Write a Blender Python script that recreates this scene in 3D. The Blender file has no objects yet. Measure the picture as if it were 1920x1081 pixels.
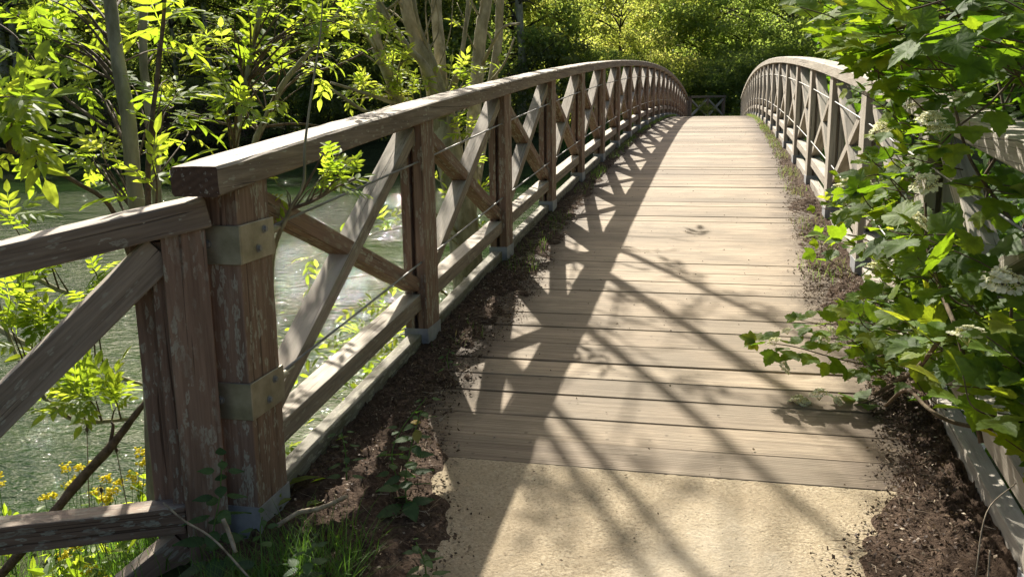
import bpy, bmesh, math, random
import numpy as np
from mathutils import Vector, Matrix

R = math.radians
scene = bpy.context.scene
col = scene.collection
rng = np.random.default_rng(11)
random.seed(11)

# ------------------------------------------------------------------ camera
FPX = 1700.0
YAW, PITCH, ROLL = R(-12.883), R(11.959), R(-0.773)
CAM = np.array([1.3893, -2.5278, 1.3784])
_F = np.array([math.sin(YAW) * math.cos(PITCH), math.cos(YAW) * math.cos(PITCH), -math.sin(PITCH)])
_R0 = np.array([math.cos(YAW), -math.sin(YAW), 0.0])
_U0 = np.cross(_R0, _F)
_RT = _R0 * math.cos(ROLL) + _U0 * math.sin(ROLL)
_UP = -_R0 * math.sin(ROLL) + _U0 * math.cos(ROLL)
cam_d = bpy.data.cameras.new('camera')
cam = bpy.data.objects.new('camera', cam_d)
col.objects.link(cam)
m = Matrix(((_RT[0], _UP[0], -_F[0], CAM[0]), (_RT[1], _UP[1], -_F[1], CAM[1]), (_RT[2], _UP[2], -_F[2], CAM[2]), (0, 0, 0, 1)))
cam.matrix_world = m
cam_d.sensor_width = 36.0
cam_d.lens = FPX / 1920 * 36.0
cam_d.clip_start = 0.05
cam_d.clip_end = 600
scene.camera = cam

def at(x, y, d):
    """world point at photo pixel (x, y) and depth d in metres"""
    return CAM + d * (_F + _RT * (x - 960) / FPX - _UP * (y - 540.5) / FPX)

# ------------------------------------------------------------------ light
SUN = np.array([-0.543, 1.15, 1.0])          # direction towards the sun
SUN = SUN / np.linalg.norm(SUN)
elev = math.asin(SUN[2])
azim = math.atan2(SUN[0], SUN[1])            # clockwise from +Y (negative: to the left)
world = bpy.data.worlds.new('World')
scene.world = world
world.use_nodes = True
wn = world.node_tree
bg = wn.nodes['Background']
sky = wn.nodes.new('ShaderNodeTexSky')
sky.sky_type = 'NISHITA'
sky.sun_disc = False
sky.sun_elevation = elev
sky.sun_rotation = azim
sky.air_density = 1.0
sky.dust_density = 5.0
sky.ozone_density = 0.4
wn.links.new(sky.outputs[0], bg.inputs[0])
bg.inputs[1].default_value = 0.06
sun_d = bpy.data.lights.new('sun', 'SUN')
sun_d.energy = 5.0
sun_d.angle = R(0.55)
sun_d.color = (1.0, 0.94, 0.83)
sun = bpy.data.objects.new('sun', sun_d)
col.objects.link(sun)
sun.rotation_euler = Vector(SUN).to_track_quat('Z', 'Y').to_euler()
sun.location = (-10, 20, 20)
scene.view_settings.view_transform = 'Standard'
scene.view_settings.look = 'None'
scene.view_settings.exposure = 1.32
scene.view_settings.gamma = 1.0
scene.cycles.max_bounces = 8
scene.cycles.transparent_max_bounces = 8
scene.cycles.sample_clamp_indirect = 6.0

# ------------------------------------------------------------------ helpers
def thing(name, label, cat, loc=(0, 0, 0), group=None):
    o = bpy.data.objects.new(name, None)
    o.empty_display_size = 0.1
    col.objects.link(o)
    o.location = loc
    o['label'] = label
    o['category'] = cat
    if group:
        o['group'] = group
    return o

def tag(o, label=None, cat=None, group=None, kind=None):
    if label: o['label'] = label
    if cat: o['category'] = cat
    if group: o['group'] = group
    if kind: o['kind'] = kind
    return o

def link(name, me, mat=None, parent=None):
    o = bpy.data.objects.new(name, me)
    col.objects.link(o)
    if mat is not None and not me.materials:
        me.materials.append(mat)
    if parent is not None:
        o.parent = parent
        l = Vector((0, 0, 0))
        p = parent
        while p is not None:
            l += p.location
            p = p.parent
        o.matrix_parent_inverse = Matrix.Translation(-l) if parent.type == 'EMPTY' else parent.matrix_basis.inverted()
    return o

def mesh_np(name, verts, tris, v=None, smooth=False):
    verts = np.asarray(verts, dtype=np.float32)
    tris = np.asarray(tris, dtype=np.int32)
    me = bpy.data.meshes.new(name)
    n, f = len(verts), len(tris)
    k = tris.shape[1]
    me.vertices.add(n)
    me.vertices.foreach_set('co', verts.ravel())
    me.loops.add(f * k)
    me.loops.foreach_set('vertex_index', tris.ravel())
    me.polygons.add(f)
    me.polygons.foreach_set('loop_start', np.arange(0, f * k, k, dtype=np.int32))
    me.polygons.foreach_set('loop_total', np.full(f, k, dtype=np.int32))
    me.polygons.foreach_set('use_smooth', np.full(f, bool(smooth), dtype=bool))
    me.update(calc_edges=True)
    me.validate()
    if v is not None:
        a = me.attributes.new('v', 'FLOAT', 'POINT')
        a.data.foreach_set('value', np.asarray(v, dtype=np.float32))
    return me

def frames(d, n):
    """rotation matrices with columns (side, dir, normal)"""
    d = d / (np.linalg.norm(d, axis=1, keepdims=True) + 1e-9)
    n = n - d * np.sum(n * d, axis=1, keepdims=True)
    n = n / (np.linalg.norm(n, axis=1, keepdims=True) + 1e-9)
    s = np.cross(d, n)
    return np.stack([s, d, n], axis=2)

def inst(tv, tt, pos, rot, scale):
    k, n = len(pos), len(tv)
    sc = np.asarray(scale, dtype=float)
    if sc.ndim == 1: sc = sc[:, None]
    v = np.einsum('kij,nj->kni', rot, tv) * sc[:, None, :] + pos[:, None, :]
    t = (tt[None, :, :] + (np.arange(k) * n)[:, None, None]).reshape(-1, tt.shape[1])
    return v.reshape(-1, 3), t

class Geo:
    def __init__(self):
        self.v, self.t, self.a, self.n = [], [], [], 0
    def add(self, v, t, a=0.5):
        v = np.asarray(v, float)
        self.v.append(v); self.t.append(np.asarray(t) + self.n)
        a = np.asarray(a, float)
        self.a.append(np.full(len(v), float(a)) if a.ndim == 0 else a)
        self.n += len(v)
    def mesh(self, name, smooth=False):
        return mesh_np(name, np.vstack(self.v), np.vstack(self.t), np.concatenate(self.a), smooth)

def smooth_path(pts, n=6):
    """Catmull-Rom through the points (each row x,y,z,r)"""
    p = np.asarray(pts, float)
    if len(p) < 3:
        tt = np.linspace(0, 1, n + 1)[:, None]
        return p[0] * (1 - tt) + p[-1] * tt
    q = np.vstack([2 * p[0] - p[1], p, 2 * p[-1] - p[-2]])
    out = []
    for i in range(1, len(q) - 2):
        for t in np.linspace(0, 1, n, endpoint=False):
            a, b, c, d = q[i - 1], q[i], q[i + 1], q[i + 2]
            out.append(0.5 * (2 * b + (c - a) * t + (2 * a - 5 * b + 4 * c - d) * t * t + (3 * b - 3 * c + d - a) * t ** 3))
    out.append(q[-2])
    return np.array(out)

def tube(g, path, sides=7, a=0.5, bump=0.0):
    """path rows x,y,z,r"""
    p = np.asarray(path, float)
    n = len(p)
    d = np.gradient(p[:, :3], axis=0)
    d /= np.linalg.norm(d, axis=1, keepdims=True) + 1e-9
    ref = np.array([0.3, 0.9, 0.15]) if abs(d[0][2]) > 0.7 else np.array([0.05, 0.1, 1.0])
    s = np.cross(d, ref); s /= np.linalg.norm(s, axis=1, keepdims=True) + 1e-9
    u = np.cross(d, s)
    ang = np.linspace(0, 2 * math.pi, sides, endpoint=False)
    r = p[:, 3][:, None] * (1 + (bump * rng.normal(size=(n, sides)) if bump else 0))
    v = p[:, None, :3] + r[:, :, None] * (np.cos(ang)[None, :, None] * s[:, None, :] + np.sin(ang)[None, :, None] * u[:, None, :])
    v = v.reshape(-1, 3)
    i = np.arange(n - 1)[:, None] * sides; j = np.arange(sides)[None, :]; j2 = (j + 1) % sides
    A, B, C_, D = i + j, i + j2, i + sides + j2, i + sides + j
    t = np.vstack([np.stack([A, B, C_], -1).reshape(-1, 3), np.stack([A, C_, D], -1).reshape(-1, 3)])
    v = np.vstack([v, p[0, :3], p[-1, :3]])
    c0, c1 = n * sides, n * sides + 1
    cap = [[c0, int(x2), int(x1)] for x1, x2 in zip(j[0], j2[0])] + [[c1, (n - 1) * sides + int(x1), (n - 1) * sides + int(x2)] for x1, x2 in zip(j[0], j2[0])]
    g.add(v, np.vstack([t, cap]), a)

# ------------------------------------------------------------------ materials
def mat_new(name):
    mt = bpy.data.materials.new(name)
    mt.use_nodes = True
    nt = mt.node_tree
    nt.nodes.clear()
    out = nt.nodes.new('ShaderNodeOutputMaterial')
    return mt, nt, out

def N(nt, typ, **kw):
    nd = nt.nodes.new(typ)
    for k, v in kw.items():
        if k.startswith('i_'):
            key = k[2:]
            key = int(key) if key.isdigit() else key.replace('_', ' ')
            nd.inputs[key].default_value = v
        else:
            setattr(nd, k, v)
    return nd

def ramp(nt, fac, stops, interp='LINEAR'):
    r = nt.nodes.new('ShaderNodeValToRGB')
    r.color_ramp.interpolation = interp
    el = r.color_ramp.elements
    while len(el) < len(stops): el.new(0.5)
    for e, (p, c) in zip(el, stops):
        e.position = p
        e.color = (c, c, c, 1) if isinstance(c, (int, float)) else (*c, 1)
    nt.links.new(fac, r.inputs[0])
    return r.outputs[0]

def mixc(nt, fac, a, b, mode='MIX'):
    mx = nt.nodes.new('ShaderNodeMix')
    mx.data_type = 'RGBA'; mx.blend_type = mode
    for sock, val in ((mx.inputs[0], fac), (mx.inputs[6], a), (mx.inputs[7], b)):
        if hasattr(val, 'node'): nt.links.new(val, sock)
        elif isinstance(val, (int, float)): sock.default_value = val
        else: sock.default_value = (*val, 1)
    return mx.outputs[2]

def mth(nt, op, a, b=0.0, clamp=False):
    n_ = nt.nodes.new('ShaderNodeMath'); n_.operation = op; n_.use_clamp = clamp
    for i, val in enumerate((a, b)):
        if hasattr(val, 'node'): nt.links.new(val, n_.inputs[i])
        else: n_.inputs[i].default_value = val
    return n_.outputs[0]

def coords(nt, scale, kind='Object', rnd=True, rot=(0, 0, 0)):
    tc = nt.nodes.new('ShaderNodeTexCoord')
    src = tc.outputs[kind]
    if rnd:
        oi = nt.nodes.new('ShaderNodeObjectInfo')
        sc = N(nt, 'ShaderNodeVectorMath', operation='SCALE'); sc.inputs[0].default_value = (37.0, 11.0, 23.0)
        nt.links.new(oi.outputs['Random'], sc.inputs['Scale'])
        ad = N(nt, 'ShaderNodeVectorMath', operation='ADD')
        nt.links.new(src, ad.inputs[0]); nt.links.new(sc.outputs[0], ad.inputs[1])
        src = ad.outputs[0]
    mp = nt.nodes.new('ShaderNodeMapping')
    mp.inputs['Scale'].default_value = scale
    mp.inputs['Rotation'].default_value = rot
    nt.links.new(src, mp.inputs[0])
    return mp.outputs[0]

def noise(nt, vec, scale, detail=6, rough=0.6, dist=0.0):
    n_ = N(nt, 'ShaderNodeTexNoise', i_Scale=scale, i_Detail=detail, i_Roughness=rough, i_Distortion=dist)
    nt.links.new(vec, n_.inputs['Vector'])
    return n_.outputs[0]

def principled(nt, out, base, rough, bump=None, bstr=0.3, bdist=0.01, spec=0.3, metal=0.0):
    b = nt.nodes.new('ShaderNodeBsdfPrincipled')
    for key, val in (('Base Color', base), ('Roughness', rough)):
        if hasattr(val, 'node'): nt.links.new(val, b.inputs[key])
        elif isinstance(val, (int, float)): b.inputs[key].default_value = val
        else: b.inputs[key].default_value = (*val, 1)
    b.inputs['Specular IOR Level'].default_value = spec
    b.inputs['Metallic'].default_value = metal
    if bump is not None:
        bp = N(nt, 'ShaderNodeBump', i_Strength=bstr, i_Distance=bdist)
        nt.links.new(bump, bp.inputs['Height'])
        nt.links.new(bp.outputs[0], b.inputs['Normal'])
    nt.links.new(b.outputs[0], out.inputs[0])
    return b

def wood_mat(name, dark, mid, light, silver, topgrey=0.8, sidegrey=0.15, lichen=0.5, moss=0.0):
    """grain runs along local X"""
    mt, nt, out = mat_new(name)
    g = coords(nt, (2.0, 34.0, 34.0))
    g2 = coords(nt, (5.0, 130.0, 130.0))
    lo = coords(nt, (1.6, 5.0, 5.0))
    grain = noise(nt, g, 1.0, 7, 0.62, 0.6)
    fine = noise(nt, g2, 1.0, 3, 0.6, 0.2)
    big = noise(nt, lo, 1.6, 4, 0.6)
    c = ramp(nt, grain, [(0.30, dark), (0.5, mid), (0.72, light)])
    c = mixc(nt, 0.35, c, ramp(nt, fine, [(0.35, dark), (0.65, light)]))
    # silvering of the faces that look at the sky
    geo = nt.nodes.new('ShaderNodeNewGeometry')
    sx = nt.nodes.new('ShaderNodeSeparateXYZ'); nt.links.new(geo.outputs['Normal'], sx.inputs[0])
    up = ramp(nt, sx.outputs[2], [(0.25, sidegrey), (0.8, topgrey)])
    gr = mth(nt, 'MULTIPLY', up, ramp(nt, big, [(0.3, 0.35), (0.6, 1.0)]))
    sil = mixc(nt, grain, tuple(x * 0.55 for x in silver), tuple(min(1, x * 1.25) for x in silver))
    c = mixc(nt, gr, c, sil)
    # drying cracks
    crk = noise(nt, coords(nt, (1.1, 60.0, 60.0)), 1.0, 2, 0.5, 1.2)
    cr = ramp(nt, crk, [(0.33, 1.0), (0.37, 0.0)])
    c = mixc(nt, mth(nt, 'MULTIPLY', cr, 0.65), c, tuple(x * 0.35 for x in dark))
    # dark reddish end grain with growth rings
    tcn = nt.nodes.new('ShaderNodeTexCoord'); sn = nt.nodes.new('ShaderNodeSeparateXYZ'); nt.links.new(tcn.outputs['Normal'], sn.inputs[0])
    endm = ramp(nt, mth(nt, 'ABSOLUTE', sn.outputs[0]), [(0.85, 0.0), (0.95, 1.0)])
    rv = coords(nt, (0.0, 9.0, 9.0))
    wv_ = N(nt, 'ShaderNodeTexWave', wave_type='RINGS', rings_direction='X', i_Scale=1.6, i_Distortion=3.0, i_Detail=3.0)
    nt.links.new(rv, wv_.inputs['Vector'])
    en = noise(nt, coords(nt, (40, 40, 40)), 1.0, 5, 0.7)
    ec = mixc(nt, en, (0.04, 0.022, 0.014), (0.16, 0.10, 0.068))
    ec = mixc(nt, mth(nt, 'MULTIPLY', wv_.outputs['Fac'], 0.5), ec, (0.055, 0.032, 0.022))
    c = mixc(nt, endm, c, ec)
    # lichen flecks, drawn out along the grain
    if lichen > 0:
        lv = coords(nt, (24.0, 75.0, 75.0))
        nv = noise(nt, lv, 1.2, 3, 0.6)
        dv = N(nt, 'ShaderNodeVectorMath', operation='SCALE'); dv.inputs['Scale'].default_value = 1.25
        cn = N(nt, 'ShaderNodeTexNoise', i_Scale=1.3, i_Detail=5.0)
        nt.links.new(lv, cn.inputs['Vector'])
        nt.links.new(cn.outputs['Color'], dv.inputs[0])
        av = N(nt, 'ShaderNodeVectorMath', operation='ADD'); nt.links.new(lv, av.inputs[0]); nt.links.new(dv.outputs[0], av.inputs[1])
        vo = N(nt, 'ShaderNodeTexVoronoi', i_Scale=0.75); nt.links.new(av.outputs[0], vo.inputs['Vector'])
        size = mth(nt, 'MULTIPLY', noise(nt, coords(nt, (3, 6, 6)), 1.3, 3), 0.95 * lichen + 0.3)
        sp = mth(nt, 'SUBTRACT', size, vo.outputs['Distance'])
        spm = ramp(nt, sp, [(0.0, 0.0), (0.035, 1.0)])
        cellm = N(nt, 'ShaderNodeSeparateColor'); nt.links.new(vo.outputs['Color'], cellm.inputs[0])
        sp = mth(nt, 'SUBTRACT', mth(nt, 'MULTIPLY', size, mth(nt, 'ADD', cellm.outputs[1], 0.25)), vo.outputs['Distance'])
        spm = ramp(nt, sp, [(0.0, 0.0), (0.05, 1.0)])
        zone = ramp(nt, noise(nt, coords(nt, (2.0, 9.0, 9.0)), 1.4, 3, 0.6), [(0.34, 0.0), (0.54, 1.0)])
        keep = mth(nt, 'MULTIPLY', zone, ramp(nt, cellm.outputs[0], [(0.25, 0.0), (0.30, 0.85)]))
        rag = ramp(nt, noise(nt, coords(nt, (60, 150, 150)), 1.0, 3, 0.6), [(0.40, 0.15), (0.52, 1.0)])
        spm = mth(nt, 'MULTIPLY', mth(nt, 'MULTIPLY', spm, rag), keep)
        c = mixc(nt, spm, c, mixc(nt, fine, (0.24, 0.225, 0.175), (0.42, 0.40, 0.32)))
    if moss > 0:
        mz = ramp(nt, noise(nt, coords(nt, (4, 7, 7)), 1.6, 5, 0.7), [(0.5, 0.0), (0.62, moss)])
        c = mixc(nt, mz, c, (0.085, 0.08, 0.03))
    h = mth(nt, 'ADD', grain, mth(nt, 'MULTIPLY', fine, 0.5))
    h = mth(nt, 'SUBTRACT', h, mth(nt, 'MULTIPLY', cr, 0.9))
    principled(nt, out, c, 0.82, h, 0.55, 0.006, 0.22)
    return mt

M = {}
M['post'] = wood_mat('weathered_brown_timber', (0.092, 0.052, 0.034), (0.19, 0.112, 0.075), (0.285, 0.185, 0.13), (0.36, 0.315, 0.26), 0.8, 0.12, 0.9)
M['rail'] = wood_mat('silvered_rail_timber', (0.07, 0.046, 0.032), (0.16, 0.112, 0.078), (0.26, 0.20, 0.145), (0.52, 0.46, 0.38), 0.95, 0.14, 0.5)
M['brace'] = wood_mat('sunlit_silver_brace_timber', (0.085, 0.06, 0.042), (0.19, 0.14, 0.10), (0.30, 0.24, 0.18), (0.55, 0.49, 0.41), 0.92, 0.2, 0.55)  # weathered silver, its tops brightened in colour to look sunlit
M['beam'] = wood_mat('mossy_edge_timber', (0.055, 0.045, 0.03), (0.12, 0.10, 0.07), (0.18, 0.155, 0.115), (0.32, 0.30, 0.25), 0.75, 0.4, 0.95, 0.5)
M['pale'] = wood_mat('pale_bleached_timber', (0.12, 0.095, 0.07), (0.24, 0.20, 0.155), (0.36, 0.315, 0.25), (0.50, 0.465, 0.40), 0.75, 0.55, 0.35)

def deck_mat():
    mt, nt, out = mat_new('deck_timber')
    g = coords(nt, (2.2, 60.0, 10.0), rnd=False)
    at_ = N(nt, 'ShaderNodeAttribute', attribute_name='v')
    off = N(nt, 'ShaderNodeVectorMath', operation='ADD')
    cmb = nt.nodes.new('ShaderNodeCombineXYZ')
    nt.links.new(mth(nt, 'MULTIPLY', at_.outputs['Fac'], 57.0), cmb.inputs[0])
    nt.links.new(mth(nt, 'MULTIPLY', at_.outputs['Fac'], 91.0), cmb.inputs[1])
    nt.links.new(g, off.inputs[0]); nt.links.new(cmb.outputs[0], off.inputs[1])
    grain = noise(nt, off.outputs[0], 1.0, 8, 0.66, 0.5)
    g2 = coords(nt, (6.0, 240.0, 10.0), rnd=False)
    fine = noise(nt, g2, 1.0, 3, 0.6)
    c = ramp(nt, grain, [(0.32, (0.10, 0.074, 0.05)), (0.48, (0.26, 0.206, 0.145)), (0.66, (0.41, 0.345, 0.255))])
    c = mixc(nt, 0.4, c, ramp(nt, fine, [(0.3, (0.155, 0.118, 0.08)), (0.7, (0.37, 0.305, 0.225))]))
    tint = ramp(nt, at_.outputs['Fac'], [(0.0, (0.72, 0.70, 0.68)), (0.5, (1.0, 0.97, 0.92)), (1.0, (1.16, 1.14, 1.10))])
    c = mixc(nt, 1.0, c, tint, 'MULTIPLY')
    st = noise(nt, coords(nt, (0.9, 1.6, 1), rnd=False), 1.5, 6, 0.65)
    c = mixc(nt, ramp(nt, st, [(0.42, 0.0), (0.60, 0.55)]), c, (0.14, 0.115, 0.08))
    sp2 = N(nt, 'ShaderNodeTexVoronoi', i_Scale=11.0); nt.links.new(coords(nt, (1, 1, 1), rnd=False), sp2.inputs['Vector'])
    c = mixc(nt, mth(nt, 'MULTIPLY', ramp(nt, sp2.outputs['Distance'], [(0.05, 1.0), (0.11, 0.0)]), 0.55), c, (0.06, 0.045, 0.03))
    # trodden-in dirt towards both edges
    tc = nt.nodes.new('ShaderNodeTexCoord'); sx = nt.nodes.new('ShaderNodeSeparateXYZ'); nt.links.new(tc.outputs['Object'], sx.inputs[0])
    e = mth(nt, 'ABSOLUTE', mth(nt, 'SUBTRACT', sx.outputs[0], 1.12))
    e = mth(nt, 'ADD', e, mth(nt, 'MULTIPLY', mth(nt, 'SUBTRACT', noise(nt, coords(nt, (1, 1, 1), rnd=False), 5.0, 6, 0.7), 0.5), 0.5))
    c = mixc(nt, ramp(nt, e, [(0.66, 0.0), (0.95, 0.85)]), c, (0.06, 0.042, 0.028))
    # reeded anti-slip grooves along every board
    wv = N(nt, 'ShaderNodeMath', operation='SINE')
    nt.links.new(mth(nt, 'MULTIPLY', sx.outputs[1], 2 * math.pi / 0.0125), wv.inputs[0])
    h = mth(nt, 'ADD', mth(nt, 'MULTIPLY', grain, 1.0), mth(nt, 'MULTIPLY', wv.outputs[0], 0.10))
    h = mth(nt, 'ADD', h, mth(nt, 'MULTIPLY', fine, 0.5))
    principled(nt, out, c, 0.8, h, 0.45, 0.005, 0.25)
    return mt
M['deck'] = deck_mat()

def concrete_mat():
    mt, nt, out = mat_new('sandy_concrete')
    v = coords(nt, (1, 1, 1), rnd=False)
    a = noise(nt, v, 3.0, 6, 0.6)
    b = noise(nt, v, 90.0, 5, 0.75)
    d = noise(nt, v, 14.0, 6, 0.7)
    c = ramp(nt, b, [(0.32, (0.17, 0.13, 0.085)), (0.5, (0.39, 0.32, 0.215)), (0.68, (0.53, 0.455, 0.33))])
    c = mixc(nt, ramp(nt, a, [(0.38, 0.6), (0.62, 0.0)]), c, (0.24, 0.19, 0.125))
    c = mixc(nt, ramp(nt, noise(nt, v, 1.2, 5, 0.6, 0.8), [(0.50, 0.0), (0.66, 0.45)]), c, (0.50, 0.44, 0.34))
    c = mixc(nt, ramp(nt, d, [(0.35, 0.35), (0.55, 0.0)]), c, (0.30, 0.24, 0.15))
    vo = N(nt, 'ShaderNodeTexVoronoi', i_Scale=28.0); nt.links.new(v, vo.inputs['Vector'])
    sp = ramp(nt, vo.outputs['Distance'], [(0.06, 1.0), (0.1, 0.0)])
    c = mixc(nt, mth(nt, 'MULTIPLY', sp, 0.7), c, (0.10, 0.075, 0.05))
    h = mth(nt, 'ADD', b, mth(nt, 'MULTIPLY', d, 0.8))
    principled(nt, out, c, 0.92, h, 0.8, 0.009, 0.15)
    return mt
M['slab'] = concrete_mat()

def soil_mat(name, d, m_, l, sc=1.0):
    mt, nt, out = mat_new(name)
    v = coords(nt, (sc, sc, sc), rnd=False)
    a = noise(nt, v, 55.0, 8, 0.75); b = noise(nt, v, 7.0, 6, 0.65)
    c = ramp(nt, a, [(0.33, d), (0.5, m_), (0.68, l)])
    c = mixc(nt, ramp(nt, b, [(0.4, 0.0), (0.65, 0.6)]), c, d)
    principled(nt, out, c, 0.95, mth(nt, 'ADD', a, mth(nt, 'MULTIPLY', b, 1.5)), 1.0, 0.015, 0.1)
    return mt
M['soil'] = soil_mat('peaty_soil', (0.034, 0.022, 0.015), (0.09, 0.06, 0.042), (0.19, 0.135, 0.095))
M['ground'] = soil_mat('bank_earth', (0.018, 0.022, 0.008), (0.035, 0.045, 0.016), (0.07, 0.08, 0.03), 0.3)

def metal_mat(name, c1, c2, rough, metal):
    mt, nt, out = mat_new(name)
    v = coords(nt, (1, 1, 1))
    a = noise(nt, v, 14.0, 5, 0.6); b = noise(nt, v, 120, 3, 0.6)
    c = mixc(nt, ramp(nt, a, [(0.35, 0.0), (0.65, 1.0)]), c1, c2)
    principled(nt, out, c, mth(nt, 'ADD', mth(nt, 'MULTIPLY', b, 0.25), rough), b, 0.12, 0.002, 0.5, metal)
    return mt
M['galv'] = metal_mat('galvanised_steel', (0.22, 0.225, 0.235), (0.33, 0.335, 0.345), 0.5, 0.2)
M['steel'] = metal_mat('dull_stainless_steel', (0.22, 0.20, 0.14), (0.34, 0.31, 0.24), 0.38, 0.6)
M['cable'] = metal_mat('steel_cable', (0.17, 0.165, 0.15), (0.27, 0.265, 0.25), 0.45, 0.4)

def bark_mat(name, d, l, sc=(20, 20, 5), moss=0.3, mosscol=(0.09, 0.085, 0.03)):
    mt, nt, out = mat_new(name)
    v = coords(nt, sc); a = noise(nt, v, 1.0, 7, 0.65)
    b = noise(nt, coords(nt, (6, 6, 4)), 1.0, 4, 0.6)
    c = ramp(nt, a, [(0.33, d), (0.62, l)])
    c = mixc(nt, ramp(nt, b, [(0.45, 0.0), (0.6, moss)]), c, mosscol)
    principled(nt, out, c, 0.85, a, 0.5, 0.01, 0.2)
    return mt
M['bark'] = bark_mat('smooth_greenish_bark', (0.16, 0.15, 0.09), (0.34, 0.32, 0.22))
M['bark_pale'] = bark_mat('pale_olive_bark', (0.20, 0.175, 0.10), (0.44, 0.39, 0.26), (14, 14, 5), 0.45, (0.12, 0.10, 0.03))
M['bark_dark'] = bark_mat('dark_bark', (0.02, 0.016, 0.011), (0.07, 0.058, 0.042))
M['twig'] = bark_mat('brown_twig', (0.05, 0.034, 0.02), (0.16, 0.115, 0.075), (30, 30, 30), 0.2)
M['twig_pale'] = bark_mat('dry_pale_twig', (0.17, 0.135, 0.09), (0.36, 0.30, 0.22), (30, 30, 30), 0.0)

def leaf_mat(name, dif, tra, rough=0.5, gloss=0.045, tfac=0.45, veins=False):
    """dif, tra: lists of (pos, colour) over the per-leaf value v"""
    mt, nt, out = mat_new(name)
    a = N(nt, 'ShaderNodeAttribute', attribute_name='v')
    cd = ramp(nt, a.outputs['Fac'], dif); ct = ramp(nt, a.outputs['Fac'], tra)
    blotch = noise(nt, coords(nt, (1, 1, 1), rnd=False), 40.0, 3, 0.6)
    bl = ramp(nt, blotch, [(0.35, 0.78), (0.65, 1.1)])
    cd = mixc(nt, 1.0, cd, bl, 'MULTIPLY'); ct = mixc(nt, 1.0, ct, bl, 'MULTIPLY')
    D = nt.nodes.new('ShaderNodeBsdfDiffuse'); T = nt.nodes.new('ShaderNodeBsdfTranslucent')
    G = nt.nodes.new('ShaderNodeBsdfGlossy'); G.inputs['Roughness'].default_value = rough
    G.inputs['Color'].default_value = (1, 1, 1, 1)
    nt.links.new(cd, D.inputs[0]); nt.links.new(ct, T.inputs[0])
    m1 = nt.nodes.new('ShaderNodeMixShader'); m1.inputs[0].default_value = tfac
    nt.links.new(D.outputs[0], m1.inputs[1]); nt.links.new(T.outputs[0], m1.inputs[2])
    m2 = nt.nodes.new('ShaderNodeMixShader')
    m2.inputs[0].default_value = gloss * 0.5
    nt.links.new(m1.outputs[0], m2.inputs[1]); nt.links.new(G.outputs[0], m2.inputs[2])
    if veins:
        bp = N(nt, 'ShaderNodeBump', i_Strength=0.35, i_Distance=0.004)
        nt.links.new(blotch, bp.inputs['Height'])
        for s in (D, T, G): nt.links.new(bp.outputs[0], s.inputs['Normal'])
    nt.links.new(m2.outputs[0], out.inputs[0])
    return mt
M['ash'] = leaf_mat('ash_leaf', [(0, (0.055, 0.11, 0.016)), (0.6, (0.11, 0.18, 0.022)), (1, (0.19, 0.23, 0.035))],
                    [(0, (0.20, 0.34, 0.015)), (0.6, (0.42, 0.55, 0.03)), (1, (0.64, 0.70, 0.06))], tfac=0.62)
M['lime'] = leaf_mat('young_lime_leaf', [(0, (0.11, 0.19, 0.02)), (1, (0.24, 0.28, 0.04))],
                     [(0, (0.40, 0.60, 0.03)), (1, (0.68, 0.74, 0.08))], tfac=0.6)
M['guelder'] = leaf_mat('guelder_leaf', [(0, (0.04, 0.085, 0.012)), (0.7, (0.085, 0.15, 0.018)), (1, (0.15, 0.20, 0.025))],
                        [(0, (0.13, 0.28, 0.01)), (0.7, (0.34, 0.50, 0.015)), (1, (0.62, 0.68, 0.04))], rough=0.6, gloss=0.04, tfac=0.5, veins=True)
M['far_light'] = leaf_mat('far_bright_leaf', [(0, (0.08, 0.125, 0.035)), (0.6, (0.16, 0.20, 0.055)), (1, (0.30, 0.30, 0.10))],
                          [(0, (0.36, 0.46, 0.06)), (0.6, (0.58, 0.64, 0.10)), (1, (0.85, 0.80, 0.22))], tfac=0.6)  # yellow-green leaf, colour brightened for the sunlight on the far trees
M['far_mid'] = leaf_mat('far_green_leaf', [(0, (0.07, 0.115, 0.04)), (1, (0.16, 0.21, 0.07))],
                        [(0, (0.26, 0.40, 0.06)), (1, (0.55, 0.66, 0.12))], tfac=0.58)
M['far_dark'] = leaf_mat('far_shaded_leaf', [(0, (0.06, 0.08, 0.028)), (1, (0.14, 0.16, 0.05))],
                         [(0, (0.18, 0.25, 0.03)), (1, (0.42, 0.46, 0.06))], tfac=0.4)  # darker copy of the far leaf; the wood's shade is in its colour
M['nettle'] = leaf_mat('nettle_leaf', [(0, (0.035, 0.075, 0.025)), (0.85, (0.07, 0.125, 0.035)), (0.93, (0.26, 0.19, 0.03)), (1, (0.30, 0.20, 0.05))],
                       [(0, (0.06, 0.15, 0.015)), (0.85, (0.12, 0.25, 0.02)), (1, (0.5, 0.36, 0.05))], tfac=0.4, rough=0.6)
M['grass'] = leaf_mat('grass_blade', [(0, (0.05, 0.115, 0.02)), (0.8, (0.11, 0.20, 0.035)), (1, (0.30, 0.24, 0.12))],
                      [(0, (0.09, 0.22, 0.015)), (0.8, (0.20, 0.38, 0.03)), (1, (0.45, 0.38, 0.16))], tfac=0.4)
M['dry'] = leaf_mat('dry_litter', [(0, (0.045, 0.026, 0.016)), (0.55, (0.12, 0.075, 0.045)), (0.85, (0.26, 0.19, 0.12)), (1, (0.5, 0.42, 0.31))],
                    [(0, (0.03, 0.02, 0.01)), (1, (0.2, 0.15, 0.08))], tfac=0.12, rough=0.6)
M['petal'] = leaf_mat('cream_petal', [(0, (0.66, 0.62, 0.28)), (0.5, (0.84, 0.82, 0.50)), (1, (0.90, 0.88, 0.66))],
                      [(0, (0.6, 0.62, 0.3)), (1, (0.8, 0.8, 0.6))], tfac=0.3, rough=0.6)
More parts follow.
